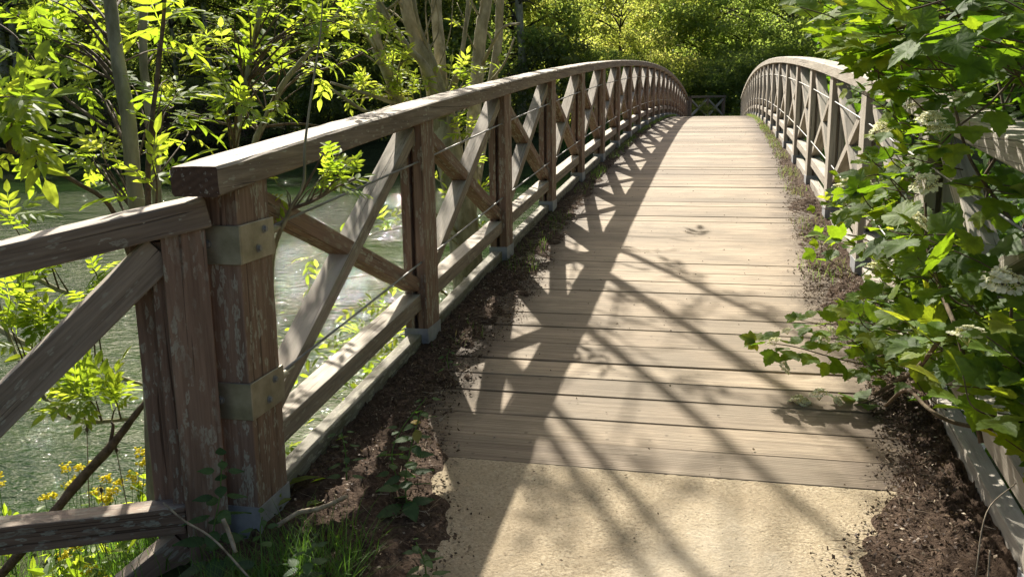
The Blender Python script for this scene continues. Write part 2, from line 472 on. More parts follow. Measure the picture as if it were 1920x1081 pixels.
M['yellow'] = leaf_mat('yellow_petal', [(0, (0.72, 0.60, 0.01)), (1, (0.88, 0.80, 0.03))], [(0, (0.8, 0.7, 0.01)), (1, (0.92, 0.85, 0.03))], tfac=0.35, rough=0.6)

def water_mat():
    mt, nt, out = mat_new('river_water')
    v = coords(nt, (1, 1.6, 1), rnd=False, rot=(0, 0, R(18)))
    a = noise(nt, v, 2.2, 3, 0.5, 0.4); b = noise(nt, v, 9.0, 3, 0.5, 0.3); c2 = noise(nt, v, 28.0, 1, 0.5)
    h = mth(nt, 'ADD', mth(nt, 'MULTIPLY', a, 1.0), mth(nt, 'MULTIPLY', b, 0.5))
    h = mth(nt, 'ADD', h, mth(nt, 'MULTIPLY', c2, 0.10))
    lanes = ramp(nt, noise(nt, coords(nt, (0.10, 0.22, 1), rnd=False, rot=(0, 0, R(18))), 1.0, 3, 0.55), [(0.42, 0.35), (0.60, 1.5)])
    h = mth(nt, 'MULTIPLY', h, lanes)
    cc = mixc(nt, ramp(nt, noise(nt, v, 0.35, 4, 0.6), [(0.35, 0.0), (0.65, 1.0)]), (0.012, 0.030, 0.009), (0.032, 0.056, 0.015))
    b_ = principled(nt, out, cc, 0.02, h, 1.0, 0.046, 0.25)
    b_.inputs['IOR'].default_value = 1.33
    return mt
M['water'] = water_mat()

# ------------------------------------------------------------------ terrain and water
WL = -1.5
def deckz(y):
    y = np.asarray(y, float)
    return 0.08307 * y - 0.00216 * np.maximum(y, 0) ** 2
W = 2.227
def bank_y(x):
    return np.where(x < 0, 3.9 + 0.62 * x, 3.9 + 0.25 * x) + 0.18 * np.sin(2.1 * x + 1) + 0.1 * np.sin(5.3 * x)
def ground_h(x, y):
    x = np.asarray(x, float); y = np.asarray(y, float)
    bx = np.maximum(0, np.maximum(-0.25 - x, x - 2.5))
    h = -0.05 - 0.10 * np.minimum(bx, 3) - 1.05 * np.clip((bx - 0.0) / 1.9, 0, 1) ** 0.95
    by = np.clip((y - 0.35) / 3.0, 0, 1)
    h = np.minimum(h, -0.05 - 1.3 * by)
    h = np.where((np.abs(x - 1.1) < 1.3) & (y < 0.56), -0.055 + np.minimum(0, 0.08307 * y), h)
    d = bank_y(x) - y
    h = np.where(d < 0.6, np.minimum(h, -1.25 + 0.0 * d), h)
    t = np.clip(-d / 1.4, 0, 1)
    h = np.where(d < 0, -1.42 - 1.3 * t, h)
    t0 = np.clip((0.6 - d) / 0.6, 0, 1)
    h = np.where((d >= 0), h * (1 - t0) + np.minimum(h, -1.42) * t0, h)
    # little spit that carries the many-stemmed tree
    spit = -1.30 - 0.55 * (((x + 1.0) / 1.2) ** 2 + ((y - 5.7) / 1.2) ** 2)
    h = np.maximum(h, np.where(y > 3.0, spit, -9))
    # far side
    fb = 35.2 + 0.35 * np.sin(0.45 * x) + 0.25 * np.sin(1.3 * x + 2)
    f = y - fb
    hf = np.where(f > 0, -1.45 + 1.25 * np.clip(f / 2.5, 0, 1) ** 0.7, -2.6 + 1.1 * np.clip((f + 3) / 3, 0, 1))
    hf = hf + 0.16 * np.clip(f - 22, 0, 60)
    path = (np.abs(x - 1.1) < 1.6) & (y > 36)
    hf = np.where(path, np.maximum(hf, -0.08), hf)
    h = np.where(y > 30, hf, h)
    n = 0.02 * np.sin(9.1 * x + 3 * np.sin(4 * y)) * np.sin(8.3 * y + 2 * np.sin(5 * x))
    return h + np.where(np.abs(x - 1.1) < 1.35, 0, n)

def grid(name, xs, ys, hf, mat, smooth=True):
    X, Y = np.meshgrid(xs, ys)
    Z = hf(X, Y)
    v = np.stack([X, Y, Z], -1).reshape(-1, 3)
    nx, ny = len(xs), len(ys)
    i = np.arange(ny - 1)[:, None] * nx + np.arange(nx - 1)[None, :]
    q = np.stack([i, i + 1, i + nx + 1, i + nx], -1).reshape(-1, 4)
    me = mesh_np(name, v, q, None, smooth)
    return link(name, me, mat)
xs = np.unique(np.concatenate([np.linspace(-300, -60, 10), np.linspace(-60, -8, 40), np.linspace(-8, 8, 180), np.linspace(8, 40, 30), np.linspace(40, 300, 10)]))
ys = np.unique(np.concatenate([np.linspace(-100, -8, 8), np.linspace(-8, 8, 180), np.linspace(8, 30, 20), np.linspace(30, 60, 80), np.linspace(60, 110, 20), np.linspace(110, 400, 8)]))
tag(grid('ground', xs, ys, ground_h, M['ground']), 'earth river banks and ground sloping down to the water', kind='structure')
me = mesh_np('water', [(-300, -60, WL), (300, -60, WL), (300, 60, WL), (-300, 60, WL)], [(0, 1, 2, 3)])
tag(link('water', me, M['water']), 'murky green river with sun sparkles on its ripples', kind='structure')

# ------------------------------------------------------------------ members
def box_mesh(name, L, wy, hz, bev=0.004, nseg=1, wob=0.0, attr=None):
    bm = bmesh.new()
    bmesh.ops.create_cube(bm, size=1.0)
    bmesh.ops.scale(bm, vec=(L, wy, hz), verts=bm.verts)
    if nseg > 1:
        long_e = [e for e in bm.edges if abs(e.verts[0].co.x - e.verts[1].co.x) > L * 0.5]
        bmesh.ops.bisect_plane  # noqa
        for i in range(1, nseg):
            x = -L / 2 + L * i / nseg
            geom = bm.verts[:] + bm.edges[:] + bm.faces[:]
            bmesh.ops.bisect_plane(bm, geom=geom, plane_co=(x, 0, 0), plane_no=(1, 0, 0))
    if bev:
        es = [e for e in bm.edges if len(e.link_faces) == 2 and e.calc_face_angle(0) > 0.5]
        bmesh.ops.bevel(bm, geom=es, offset=bev, segments=2, affect='EDGES', profile=0.6)
    if wob:
        for v in bm.verts:
            k = v.co.x * 9
            v.co.y += wob * (math.sin(k * 1.7 + 3 * v.co.z * 10) + random.uniform(-0.6, 0.6))
            v.co.z += wob * (math.sin(k * 1.3 + 2 + 9 * v.co.y) + random.uniform(-0.6, 0.6))
    me = bpy.data.meshes.new(name)
    bm.to_mesh(me); bm.free()
    return me

def member(name, p0, p1, wid, hei, mat, parent, side=(1, 0, 0), bev=0.004, nseg=1, wob=0.0):
    """box whose local X runs p0->p1; 'wid' is measured along side, 'hei' across"""
    p0, p1 = Vector(p0), Vector(p1)
    d = p1 - p0; L = d.length; d.normalize()
    s = Vector(side); s = (s - d * s.dot(d)).normalized()
    u = d.cross(s)
    me = box_mesh(name, L, wid, hei, bev, nseg, wob)
    mw = Matrix(((d.x, s.x, u.x, 0), (d.y, s.y, u.y, 0), (d.z, s.z, u.z, 0), (0, 0, 0, 1)))
    me.materials.append(mat)
    o = bpy.data.objects.new(name, me)
    col.objects.link(o)
    o.matrix_world = Matrix.Translation((p0 + p1) / 2) @ mw
    if parent is not None:
        o.parent = parent
        if parent.type == 'EMPTY':
            o.matrix_parent_inverse = Matrix.Translation(-parent.location)
        else:
            o.matrix_parent_inverse = (Matrix.Translation(Vector((0, 0, 0))) @ parent.matrix_basis).inverted() if parent.parent is None else (parent.parent.matrix_basis @ parent.matrix_parent_inverse @ parent.matrix_basis).inverted()
    return o

def merge(objs, name):
    """join several freshly built meshes into the first one (one part made of several timbers)"""
    a = objs[0]
    bm = bmesh.new()
    inv = a.matrix_basis.inverted()
    for o in objs:
        b2 = bmesh.new(); b2.from_mesh(o.data)
        bmesh.ops.transform(b2, matrix=inv @ o.matrix_basis, verts=b2.verts)
        t = bpy.data.meshes.new('t'); b2.to_mesh(t); b2.free()
        bm.from_mesh(t); bpy.data.meshes.remove(t)
    bm.to_mesh(a.data); bm.free()
    for o in objs[1:]:
        bpy.data.objects.remove(o)
    a.name = name
    return a

S = 1.75
NB = 22
bridge = thing('footbridge', 'long arched timber footbridge with weathered cross braced railings and a plank deck over the river', 'footbridge', (0, 0, 0))

def plates_box(name, x0, x1, y0, y1, z0, z1, parent, mat, t=0.003, slope=0.0):
    """open-topped sheet-steel shoe around a post"""
    bm = bmesh.new()
    def bx(a, b):
        vs = [bm.verts.new((a[0] if i & 1 == 0 else b[0], a[1] if i & 2 == 0 else b[1], a[2] if i & 4 == 0 else b[2])) for i in range(8)]
        for f in ((0, 2, 3, 1), (4, 5, 7, 6), (0, 1, 5, 4), (2, 6, 7, 3), (0, 4, 6, 2), (1, 3, 7, 5)):
            bm.faces.new([vs[i] for i in f])
    bx((x0 - t, y0 - t, z0), (x1 + t, y0, z1))
    bx((x0 - t, y1, z0), (x1 + t, y1 + t, z1))
    bx((x1, y0, z0), (x1 + t, y1, z1 - 0.0006))
    bx((x0 - t, y0, z0), (x0, y1, z1 - 0.0006))
    bmesh.ops.recalc_face_normals(bm, faces=bm.faces)
    me = bpy.data.meshes.new(name); bm.to_mesh(me); bm.free()
    me.materials.append(mat)
    o = bpy.data.objects.new(name, me); col.objects.link(o)
    return o

def set_parent_keep(o, parent):
    bpy.context.view_layer.update()
    o.parent = parent
    o.matrix_parent_inverse = parent.matrix_world.inverted()

PW = 0.20          # post width along the bridge
late = []
for sd in ('L', 'R'):
    def X(x):
        return x if sd == 'L' else W - x
    yo = 0.0 if sd == 'L' else -0.12
    mp, mr, mb, me_ = (M['post'], M['rail'], M['brace'], M['beam']) if sd == 'L' else (M['pale'],) * 4
    for k in range(NB + 1):
        Y = k * S + yo
        z = float(deckz(Y))
        near = k < 4
        if k == 0:
            p = member('post', (X(-0.0625), Y, z - 0.35), (X(-0.0625), Y, z + 1.15), 0.125, PW, mp, bridge, bev=0.005, nseg=10, wob=0.0006)
        else:
            a = member('post', (X(-0.024), Y, z - 0.2), (X(-0.024), Y, z + 1.145), 0.047, PW, mp, bridge, bev=0.003)
            b = member('post', (X(-0.092), Y, z - 0.2), (X(-0.092), Y, z + 1.14), 0.045, PW, mp, bridge, bev=0.003)
            c_ = member('post', (X(-0.058), Y, z - 0.2), (X(-0.058), Y, z + 1.12), 0.026, 0.11, mp, bridge, bev=0.0)  # filler added between the uprights so the gap stays dark
            p = merge([a, b, c_], 'post')
        x0, x1 = sorted((X(0.001), X(-0.127 if k == 0 else -0.117)))
        sh = plates_box('shoe_plate', x0, x1, Y - PW / 2 - 0.001, Y + PW / 2 + 0.001, z - (0.14 if k == 0 else 0.20), z + 0.112, p, M['galv'])
        late.append((sh, p))
        if k == 0:
            for zz in (z + 0.895, z + 0.405):
                # bracket: an angle plate around the inner corner
                bm = bmesh.new()
                def bx(a, b):
                    vs = [bm.verts.new((a[0] if i & 1 == 0 else b[0], a[1] if i & 2 == 0 else b[1], a[2] if i & 4 == 0 else b[2])) for i in range(8)]
                    for f in ((0, 2, 3, 1), (4, 5, 7, 6), (0, 1, 5, 4), (2, 6, 7, 3), (0, 4, 6, 2), (1, 3, 7, 5)):
                        bm.faces.new([vs[i] for i in f])
                q0, q1 = sorted((X(-0.124), X(0.008)))
                bx((q0, Y - PW / 2 - 0.008, zz), (q1, Y - PW / 2 - 0.001, zz + 0.118))
                q0, q1 = sorted((X(0.001), X(0.008)))
                bx((q0, Y - PW / 2 - 0.001, zz), (q1, Y + PW / 2 + 0.01, zz + 0.118))
                bmesh.ops.recalc_face_normals(bm, faces=bm.faces)
                bmesh.ops.bevel(bm, geom=bm.edges[:], offset=0.0015, segments=1, affect='EDGES')
                bme = bpy.data.meshes.new('bracket'); bm.to_mesh(bme); bm.free(); bme.materials.append(M['steel'])
                br = bpy.data.objects.new('bracket', bme); col.objects.link(br); late.append((br, p))
                for (c, ax) in (((X(-0.098), Y - PW / 2 - 0.008, zz + 0.062), 'y'), ((X(0.008), Y + 0.045, zz + 0.088), 'x'), ((X(0.008), Y + 0.0, zz + 0.034), 'x')):
                    bm = bmesh.new()
                    bmesh.ops.create_cone(bm, cap_ends=True, segments=20, radius1=0.0135, radius2=0.0135, depth=0.002)
                    bmesh.ops.translate(bm, verts=bm.verts, vec=(0, 0, 0.001))
                    r2 = bmesh.ops.create_cone(bm, cap_ends=True, segments=6, radius1=0.0095, radius2=0.0085, depth=0.008)
                    bmesh.ops.translate(bm, verts=r2['verts'], vec=(0, 0, 0.006))
                    rot = Matrix.Rotation(R(90), 3, 'X') if ax == 'y' else Matrix.Rotation(R(90) * (1 if sd == 'L' else -1), 3, 'Y')
                    bmesh.ops.rotate(bm, verts=bm.verts, matrix=rot)
                    bmesh.ops.translate(bm, verts=bm.verts, vec=c)
                    bme = bpy.data.meshes.new('bolt'); bm.to_mesh(bme); bm.free(); bme.materials.append(M['cable'])
                    late.append((link('bolt', bme), p))
                g = Geo()
                fy = Y + PW / 2
                tube(g, [(X(-0.012), fy - 0.02, zz + 0.07, 0.0145), (X(-0.012), fy + 0.05, zz + 0.073, 0.0145), (X(-0.012), fy + 0.055, zz + 0.0735, 0.0125)], 16)
                tube(g, [(X(-0.012), fy + 0.055, zz + 0.0735, 0.008), (X(-0.012), fy + 0.12, zz + 0.077, 0.0065)], 12)
                late.append((link('cable_fitting', g.mesh('cable_fitting'), M['steel']), p))
        if k == NB: continue
        Y2 = Y + S; z2 = float(deckz(Y2))
        ya, yb = Y + PW / 2 - 0.002, Y2 - PW / 2 + 0.002
        za, zb = float(deckz(ya)), float(deckz(yb))
        ns = 6 if k < 3 else 1
        wb = 0.0007 if k < 3 else 0
        member('mid_rail', (X(-0.075), ya, za + 0.255), (X(-0.075), yb, zb + 0.255 - 0.01 * 0), 0.092, 0.08, mb if sd == 'L' else mp, bridge, bev=0.005, nseg=ns, wob=wb)
        member('edge_beam', (X(-0.066), Y - 0.03 if k == 0 else Y + 0.06, float(deckz(Y + 0.06)) - 0.01), (X(-0.066), Y2 - 0.06, float(deckz(Y2 - 0.06)) - 0.01), 0.068, 0.20, me_, bridge, bev=0.006, nseg=ns, wob=wb)
        # cross braces, half lapped; one sits 3 mm proud
        member('brace', (X(-0.075), ya, za + 0.345), (X(-0.075), yb, zb + 1.08), 0.088, 0.064, mb, bridge, bev=0.004, nseg=ns, wob=wb)
        member('brace', (X(-0.0785), ya, za + 1.07), (X(-0.0785), yb, zb + 0.34), 0.088, 0.064, mb if sd == 'R' else M['post'], bridge, bev=0.004, nseg=ns, wob=wb)
    # handrail in lengths of three bays (first joint after the second post)
    joints = [-0.215 + yo * 0] + [2 * S + yo] + [2 * S + yo + 3 * S * i for i in range(1, 7)] + [NB * S + yo + 0.2]
    if sd == 'R': joints[0] = -0.33
    for j in range(len(joints) - 1):
        ya, yb = joints[j] + (0.0015 if j else 0), joints[j + 1] - 0.0015
        n = max(4, int((yb - ya) / (0.12 if j < 2 else 0.35)))
        yy = np.linspace(ya, yb, n + 1)
        # closed, slightly eased profile in X-Z
        x0, x1 = -0.133, 0.017
        h0, h1 = 1.128, 1.213
        e = 0.007
        prof = [(x0 + e, h0), (x1 - e, h0), (x1, h0 + e), (x1, (h0 + h1) / 2), (x1, h1 - e), (x1 - e, h1), ((x0 + x1) / 2, h1 + 0.002), (x0 + e, h1), (x0, h1 - e), (x0, (h0 + h1) / 2), (x0, h0 + e)]
        verts = []
        for y_ in yy:
            zz = float(deckz(y_))
            for (px_, pz_) in prof:
                w_ = 0.0016 if j < 2 else 0.0008
                verts.append((X(px_) + random.uniform(-w_, w_), 0, 0))
                verts[-1] = (verts[-1][0], y_, zz + pz_ + random.uniform(-w_, w_))
        m_ = len(prof)
        faces = []
        for i in range(n):
            for q in range(m_):
                faces.append((i * m_ + q, i * m_ + (q + 1) % m_, (i + 1) * m_ + (q + 1) % m_, (i + 1) * m_ + q))
        faces.append(tuple(range(m_))); faces.append(tuple((n) * m_ + q for q in reversed(range(m_))))
        # local X must run along the rail: swap axes in the mesh, rotate the object
        c = Vector((X(-0.06), (ya + yb) / 2, float(deckz((ya + yb) / 2)) + 1.17))
        rotm = Matrix.Rotation(R(90), 4, 'Z')
        mw = Matrix.Translation(c) @ rotm
        inv = mw.inverted()
        hm = bpy.data.meshes.new('handrail')
        hm.from_pydata([inv @ Vector(v) for v in verts], [], faces)
        bmh = bmesh.new(); bmh.from_mesh(hm); bmesh.ops.recalc_face_normals(bmh, faces=bmh.faces); bmh.to_mesh(hm); bmh.free()
        hm.materials.append(mr)
        ho = bpy.data.objects.new('handrail', hm); col.objects.link(ho); ho.matrix_world = mw
        late.append((ho, bridge))
    for hc in (0.968, 0.478):
        g = Geo()
        pts = []
        for k in range(NB + 1):
            Y = k * S + yo
            pts.append((X(-0.012 if k == 0 else -0.022), Y + (0.1 if k == 0 else 0), float(deckz(Y + (0.1 if k == 0 else 0))) + (hc if k == 0 else hc - 0.025), 0.0048))
        tube(g, pts, 6)
        link('cable', g.mesh('cable', True), M['cable'], bridge)
bpy.context.view_layer.update()
for o, p in late:
    o.parent = p
    o.matrix_parent_inverse = p.matrix_world.inverted()

# deck boards: one part
g = Geo()
edges = [0.568, 0.768, 0.979, 1.219, 1.408, 1.624, 1.874, 2.119, 2.362]
while edges[-1] < NB * S + 0.3:
    edges.append(edges[-1] + random.choice((0.215, 0.225, 0.235, 0.24)))
for i in range(len(edges) - 1):
    gap = random.choice((0.004, 0.006, 0.009, 0.011)) if i != 4 else 0.017
    ya, yb = edges[i] + 0.001, edges[i + 1] - gap
    nx_ = 12
    xx = np.linspace(-0.02, W + 0.02, nx_ + 1)
    wv = 0.0025 * np.sin(xx * 3.1 + i * 1.7)
    tilt = random.uniform(-0.0025, 0.0025); dz = random.uniform(-0.002, 0.002)
    za, zb = float(deckz(ya)) + dz + tilt, float(deckz(yb)) + dz - tilt
    e = 0.004
    prof = [(ya, za - 0.045), (ya, za - e), (ya + e, za), (yb - e, zb), (yb, zb - e), (yb, zb - 0.045)]
    v = np.array([(x_, y_ + w_, z_) for x_, w_ in zip(xx, wv) for (y_, z_) in prof])
    m_ = len(prof)
    t = []
    for a in range(nx_):
        for q in range(m_):
            q2 = (q + 1) % m_
            A, B, C_, D = a * m_ + q, a * m_ + q2, (a + 1) * m_ + q2, (a + 1) * m_ + q
            t += [(A, D, C_), (A, C_, B)]
    g.add(v, t, random.random())
link('deck', g.mesh('deck'), M['deck'], bridge)
# bearers under the deck
for xb in (0.25, 1.0, 1.9):
    pts = [(xb, y_, float(deckz(y_)) - 0.17) for y_ in np.linspace(0.6, NB * S, 12)]
    gg = Geo()
    for a, b in zip(pts[:-1], pts[1:]):
        o8 = [(sx * 0.05, sz * 0.11) for sx, sz in ((-1, -1), (1, -1), (1, 1), (-1, 1))]
        vv = [(a[0] + ox, a[1], a[2] + oz) for ox, oz in o8] + [(b[0] + ox, b[1], b[2] + oz) for ox, oz in o8]
        tt = []
        for q in range(4):
            q2 = (q + 1) % 4
            tt += [(q, q2, 4 + q2), (q, 4 + q2, 4 + q)]
        gg.add(vv, tt)
    link('bearer', gg.mesh('bearer'), M['beam'], bridge)

# ------------------------------------------------------------------ path slab
def slab_h(x, y):
    return deckz(y) - 0.002 + 0.002 * np.sin(3 * x) * np.sin(2.3 * y) + 0.0008 * rng.normal(size=np.shape(x))
tag(grid('path', np.linspace(0.25, 2.15, 120), np.linspace(-8, 0.5655, 260), slab_h, M['slab']), 'sandy concrete path leading onto the bridge', kind='structure')
def fpath(x, y):
    return np.maximum(ground_h(x, y) + 0.02, -0.03)
tag(grid('path', np.linspace(0.2, 2.1, 8), np.linspace(38.9, 60, 30), fpath, M['slab']), 'gravel path beyond the far end of the bridge', kind='structure')

# ------------------------------------------------------------------ dirt along both edges
LY = [-3, -0.6, -0.11, 0.29, 0.556, 0.815, 1.27, 1.46, 1.935, 2.6, 3.67, 5.25, 9.0, 15, 39]
LX = [0.75, 0.74, 0.68, 0.56, 0.47, 0.35, 0.34, 0.28, 0.33, 0.335, 0.29, 0.22, 0.16, 0.14, 0.12]
RY = [-3, -0.4, 0.08, 0.4, 0.65, 0.93, 1.5, 2.1, 2.8, 3.4, 4.7, 6.8, 10.3, 16.8, 39]
RX = [1.70, 1.73, 1.79, 1.87, 2.0, 2.0, 2.05, 1.98, 1.88, 1.91, 1.95, 2.0, 2.07, 2.1, 2.12]
def wob1(y, s):
    return 0.03 * np.sin(9 * y + s) + 0.02 * np.sin(23 * y + 2 * s) + 0.012 * np.sin(57 * y + s)
def dirt_left_edge(y): return 0.92 * np.interp(y, LY, LX) + 0.6 * wob1(y, 1.0)
def dirt_right_edge(y): return np.interp(y, RY, RX) + 0.02 + 0.6 * wob1(y, 4.0)
def dirt_strip(name, left, label):
    ys_ = np.concatenate([np.linspace(-4, 6, 620), np.linspace(6.05, 38.5, 260)])
    n = 40
    rows = []
    for y in ys_:
        if left: a, b = -0.12 if y < -0.15 else -0.03, dirt_left_edge(y)
        else: a, b = W + (0.03 if y > -0.3 else 0.5), dirt_right_edge(y)
        if left and y < -0.15: a = -0.10
        t = np.linspace(0, 1, n)
        x = a + (b - a) * t
        hmax = 0.05 if y < 3 else 0.035 if y < 8 else 0.02
        base = float(deckz(y))
        lump = 0.5 + 0.25 * np.sin(x * 31 + y * 17) * np.sin(y * 23 - x * 11) + 0.25 * np.sin(x * 67 - y * 41)
        h = hmax * (1 - t ** 3) * (0.55 + 0.45 * lump) * (1 if left else 1.0) + 0.006 * rng.normal(size=n) * (1 - t)
        pat = np.sin(x * 13 + 1.3 * np.sin(y * 7)) * np.sin(y * 6.1 + 2 * np.sin(x * 5)) + 0.35 * np.sin(x * 41 + y * 29) + (0.55 if left else 0.30) + 1.3 * (1 - t) - 0.75 * t
        msk = np.clip(pat * 2.2, 0, 1)
        if -0.15 < y < 0.7 or y <= -0.15: msk = np.maximum(msk, 1 - t ** 4)
        h = h * msk - 0.012 * (1 - msk)
        z = base + h - 0.006 * (t > 0.97) + 0.001
        rows.append(np.stack([x, np.full(n, y), z], -1))
    v = np.array(rows).reshape(-1, 3)
    ny = len(ys_)
    i = np.arange(ny - 1)[:, None] * n + np.arange(n - 1)[None, :]
    q = np.stack([i, i + 1, i + n + 1, i + n], -1).reshape(-1, 4)
    if not left: q = q[:, ::-1]
    tag(link(name, mesh_np(name, v, q, None, True), M['soil']), label, kind='stuff')
dirt_strip('soil', True, 'dark crumbly soil drifted along the river-side edge of the deck')
dirt_strip('soil', False, 'dry brown soil drifted along the bush-side edge of the deck')

def rand_dir(k, up=0.0, rg=rng):
    d = rg.normal(size=(k, 3)); d[:, 2] += up
    return d / np.linalg.norm(d, axis=1, keepdims=True)

# leaf litter: flat flakes, bark chips, bits of twig
chip = np.array([(-0.5, 0, 0), (-0.15, 0.3, 0.08), (0.5, 0.05, 0.0), (0.1, -0.32, 0.06)])
chipt = np.array([(0, 3, 1), (1, 3, 2)])
def litter(name, left, n, label):
    y = np.concatenate([rng.uniform(-1.6, 3.5, int(n * 0.62)), rng.uniform(3.5, 16, n - int(n * 0.62))])
    e = dirt_left_edge(y) if left else dirt_right_edge(y)
    t = rng.random(len(y)) ** 0.75 * (1 + 0.28 * rng.random(len(y)) ** 4)
    lo = np.zeros(len(y)) if left else np.full(len(y), W)
    x = lo + (e - lo) * t + rng.normal(size=len(y)) * 0.012
    hmax = np.where(y < 3, 0.05, 0.03)
    z = deckz(y) + np.where(t < 0.97, hmax * (1 - np.minimum(t, 1) ** 3) * 0.9, 0) + 0.006
    pos = np.stack([x, y, z], -1)
    nrm = rand_dir(len(y), 2.0); d = rand_dir(len(y))
    sc = np.stack([0.003 + 0.017 * rng.random(len(y)) ** 3.2] * 3, -1)
    sc[:, 0] *= 1.0
    v, tr = inst(chip, chipt, pos, frames(d, nrm), sc)
    g = Geo(); g.add(v, tr, np.repeat(rng.random(len(y)) ** 1.9, len(chip)))
    # twiglets
    for _ in range(int(n * 0.045)):
        yy_ = rng.uniform(-1.5, 6); ed = float(dirt_left_edge(yy_) if left else dirt_right_edge(yy_))
        l0 = 0.0 if left else W
        xx_ = l0 + (ed - l0) * rng.random()
        a = rng.uniform(0, 2 * math.pi); L_ = rng.uniform(0.02, 0.09)
        zz_ = float(deckz(yy_)) + 0.035
        p0 = np.array([xx_, yy_, zz_]); dd = np.array([math.cos(a), math.sin(a), rng.uniform(-0.1, 0.2)])
        tube(g, [(*p0, 0.0011), (*(p0 + dd * L_ * 0.5 + rng.normal(size=3) * 0.004), 0.001), (*(p0 + dd * L_), 0.0006)], 4, rng.uniform(0.5, 1.0))
    tag(link(name, g.mesh(name), M['dry']), label, kind='stuff')
litter('leaf_litter', True, 26000, 'brown leaf crumbs and bark chips on the river-side soil')
litter('leaf_litter', False, 30000, 'brown leaf crumbs, pale chips and twiglets on the bush-side soil')
# sparse crumbs out on the boards
k = 800
pos = np.stack([rng.uniform(0.4, 2.05, k), rng.uniform(-1.0, 16, k) , np.zeros(k)], -1)
pos[:, 2] = deckz(pos[:, 1]) + 0.004
v, tr = inst(chip, chipt, pos, frames(rand_dir(k), rand_dir(k, 4.0)), rng.uniform(0.005, 0.014, k))
g = Geo(); g.add(v, tr, np.repeat(rng.random(k), 4))
tag(link('leaf_litter', g.mesh('leaf_litter'), M['dry']), 'sparse brown crumbs scattered on the sunny deck boards', kind='stuff')

# ------------------------------------------------------------------ leaf templates
def leaflet(L=1.0, w=0.4, fold=0.05, droop=0.12):
    y = [0, 0.3, 0.62, 1.0]; ww = [0, 0.5, 0.42, 0]
    v = [(0, 0, 0)]
    v += [(-w * 0.5, 0.3 * L, fold - droop * 0.09), (0, 0.3 * L, -droop * 0.09), (w * 0.5, 0.3 * L, fold - droop * 0.09)]
    v += [(-w * 0.4, 0.65 * L, fold - droop * 0.42), (0, 0.65 * L, -droop * 0.42), (w * 0.4, 0.65 * L, fold - droop * 0.42)]
    v += [(0, L, -droop)]
    t = [(0, 2, 1), (0, 3, 2), (1, 2, 5), (1, 5, 4), (2, 3, 6), (2, 6, 5), (4, 5, 7), (5, 6, 7)]
    return np.array(v, float), np.array(t)
LV, LT = leaflet()
def compound(pairs=3, L=0.48, droop=0.25):
    """pinnate leaf about 1 long"""
    g = Geo()
    pos, d, n, s = [], [], [], []
    for i in range(pairs):
        f = 0.28 + 0.62 * i / pairs
        p = np.array([0, f, -droop * f * f])
        for sg in (-1, 1):
            a = R(58 - 5 * i)
            pos.append(p); d.append((sg * math.sin(a), math.cos(a), -0.25)); n.append((0.25 * -sg, 0.1, 1)); s.append(L * (1.0 - 0.22 * abs(i - 1.6) / 1.6))
    pos.append(np.array([0, 0.92, -droop * 0.85])); d.append((0, 1, -0.5)); n.append((0, 0.4, 1)); s.append(L * 1.05)
    v, t = inst(LV, LT, np.array(pos), frames(np.array(d, float), np.array(n, float)), np.array(s))
    g.add(v, t)
    # rachis as a thin strip
    r = [(0, f, -droop * f * f) for f in (0, 0.35, 0.65, 0.93)]
    rv = []
    for p in r: rv += [(-0.009, p[1], p[2] + 0.002), (0.009, p[1], p[2] + 0.002)]
    rt = []
    for i in range(3): rt += [(2 * i, 2 * i + 1, 2 * i + 3), (2 * i, 2 * i + 3, 2 * i + 2)]
    g.add(np.array(rv), np.array(rt))
    return np.vstack(g.v), np.vstack(g.t)
CV, CT = compound()
YV, YT = compound(2, 0.62, 0.15)

def lobed():
    half = [(0.03, 0.0), (0.16, -0.04), (0.24, 0.03), (0.36, 0.04), (0.40, 0.14), (0.52, 0.20), (0.52, 0.31), (0.62, 0.40), (0.66, 0.56), (0.54, 0.55), (0.46, 0.58), (0.36, 0.57), (0.31, 0.62), (0.33, 0.71), (0.25, 0.77), (0.23, 0.88), (0.12, 0.93), (0.0, 1.08)]
    out = [(x, y) for x, y in half] + [(-x, y) for x, y in reversed(half[:-1])]
    out = np.array(out)
    c = np.array([0, 0.36])
    inner = c + (out - c) * 0.55
    def zf(p, ring):
        x, y = p[:, 0], p[:, 1]
        z = -0.30 * x ** 2 - 0.22 * np.maximum(0, y - 0.4) ** 2 + 0.26 * np.abs(x) - 0.05
        if ring: z = z + 0.016 * np.where(np.arange(len(p)) % 2 == 0, 1, -1)
        return z
    n = len(out)
    v = np.vstack([np.column_stack([c[None], [-0.05]]), np.column_stack([inner, zf(inner, True)]), np.column_stack([out, zf(out, False)])])
    t = []
    for i in range(n):
        j = (i + 1) % n
        t.append((0, 1 + i, 1 + j))
        t += [(1 + i, 1 + n + i, 1 + n + j), (1 + i, 1 + n + j, 1 + j)]
    # stalk
    k0 = len(v)
    v = np.vstack([v, [(-0.012, -0.30, 0.02), (0.012, -0.30, 0.02), (0.012, 0.02, -0.03), (-0.012, 0.02, -0.03)]])
    t += [(k0, k0 + 1, k0 + 2), (k0, k0 + 2, k0 + 3)]
    return v, np.array(t)
GV, GT = lobed()

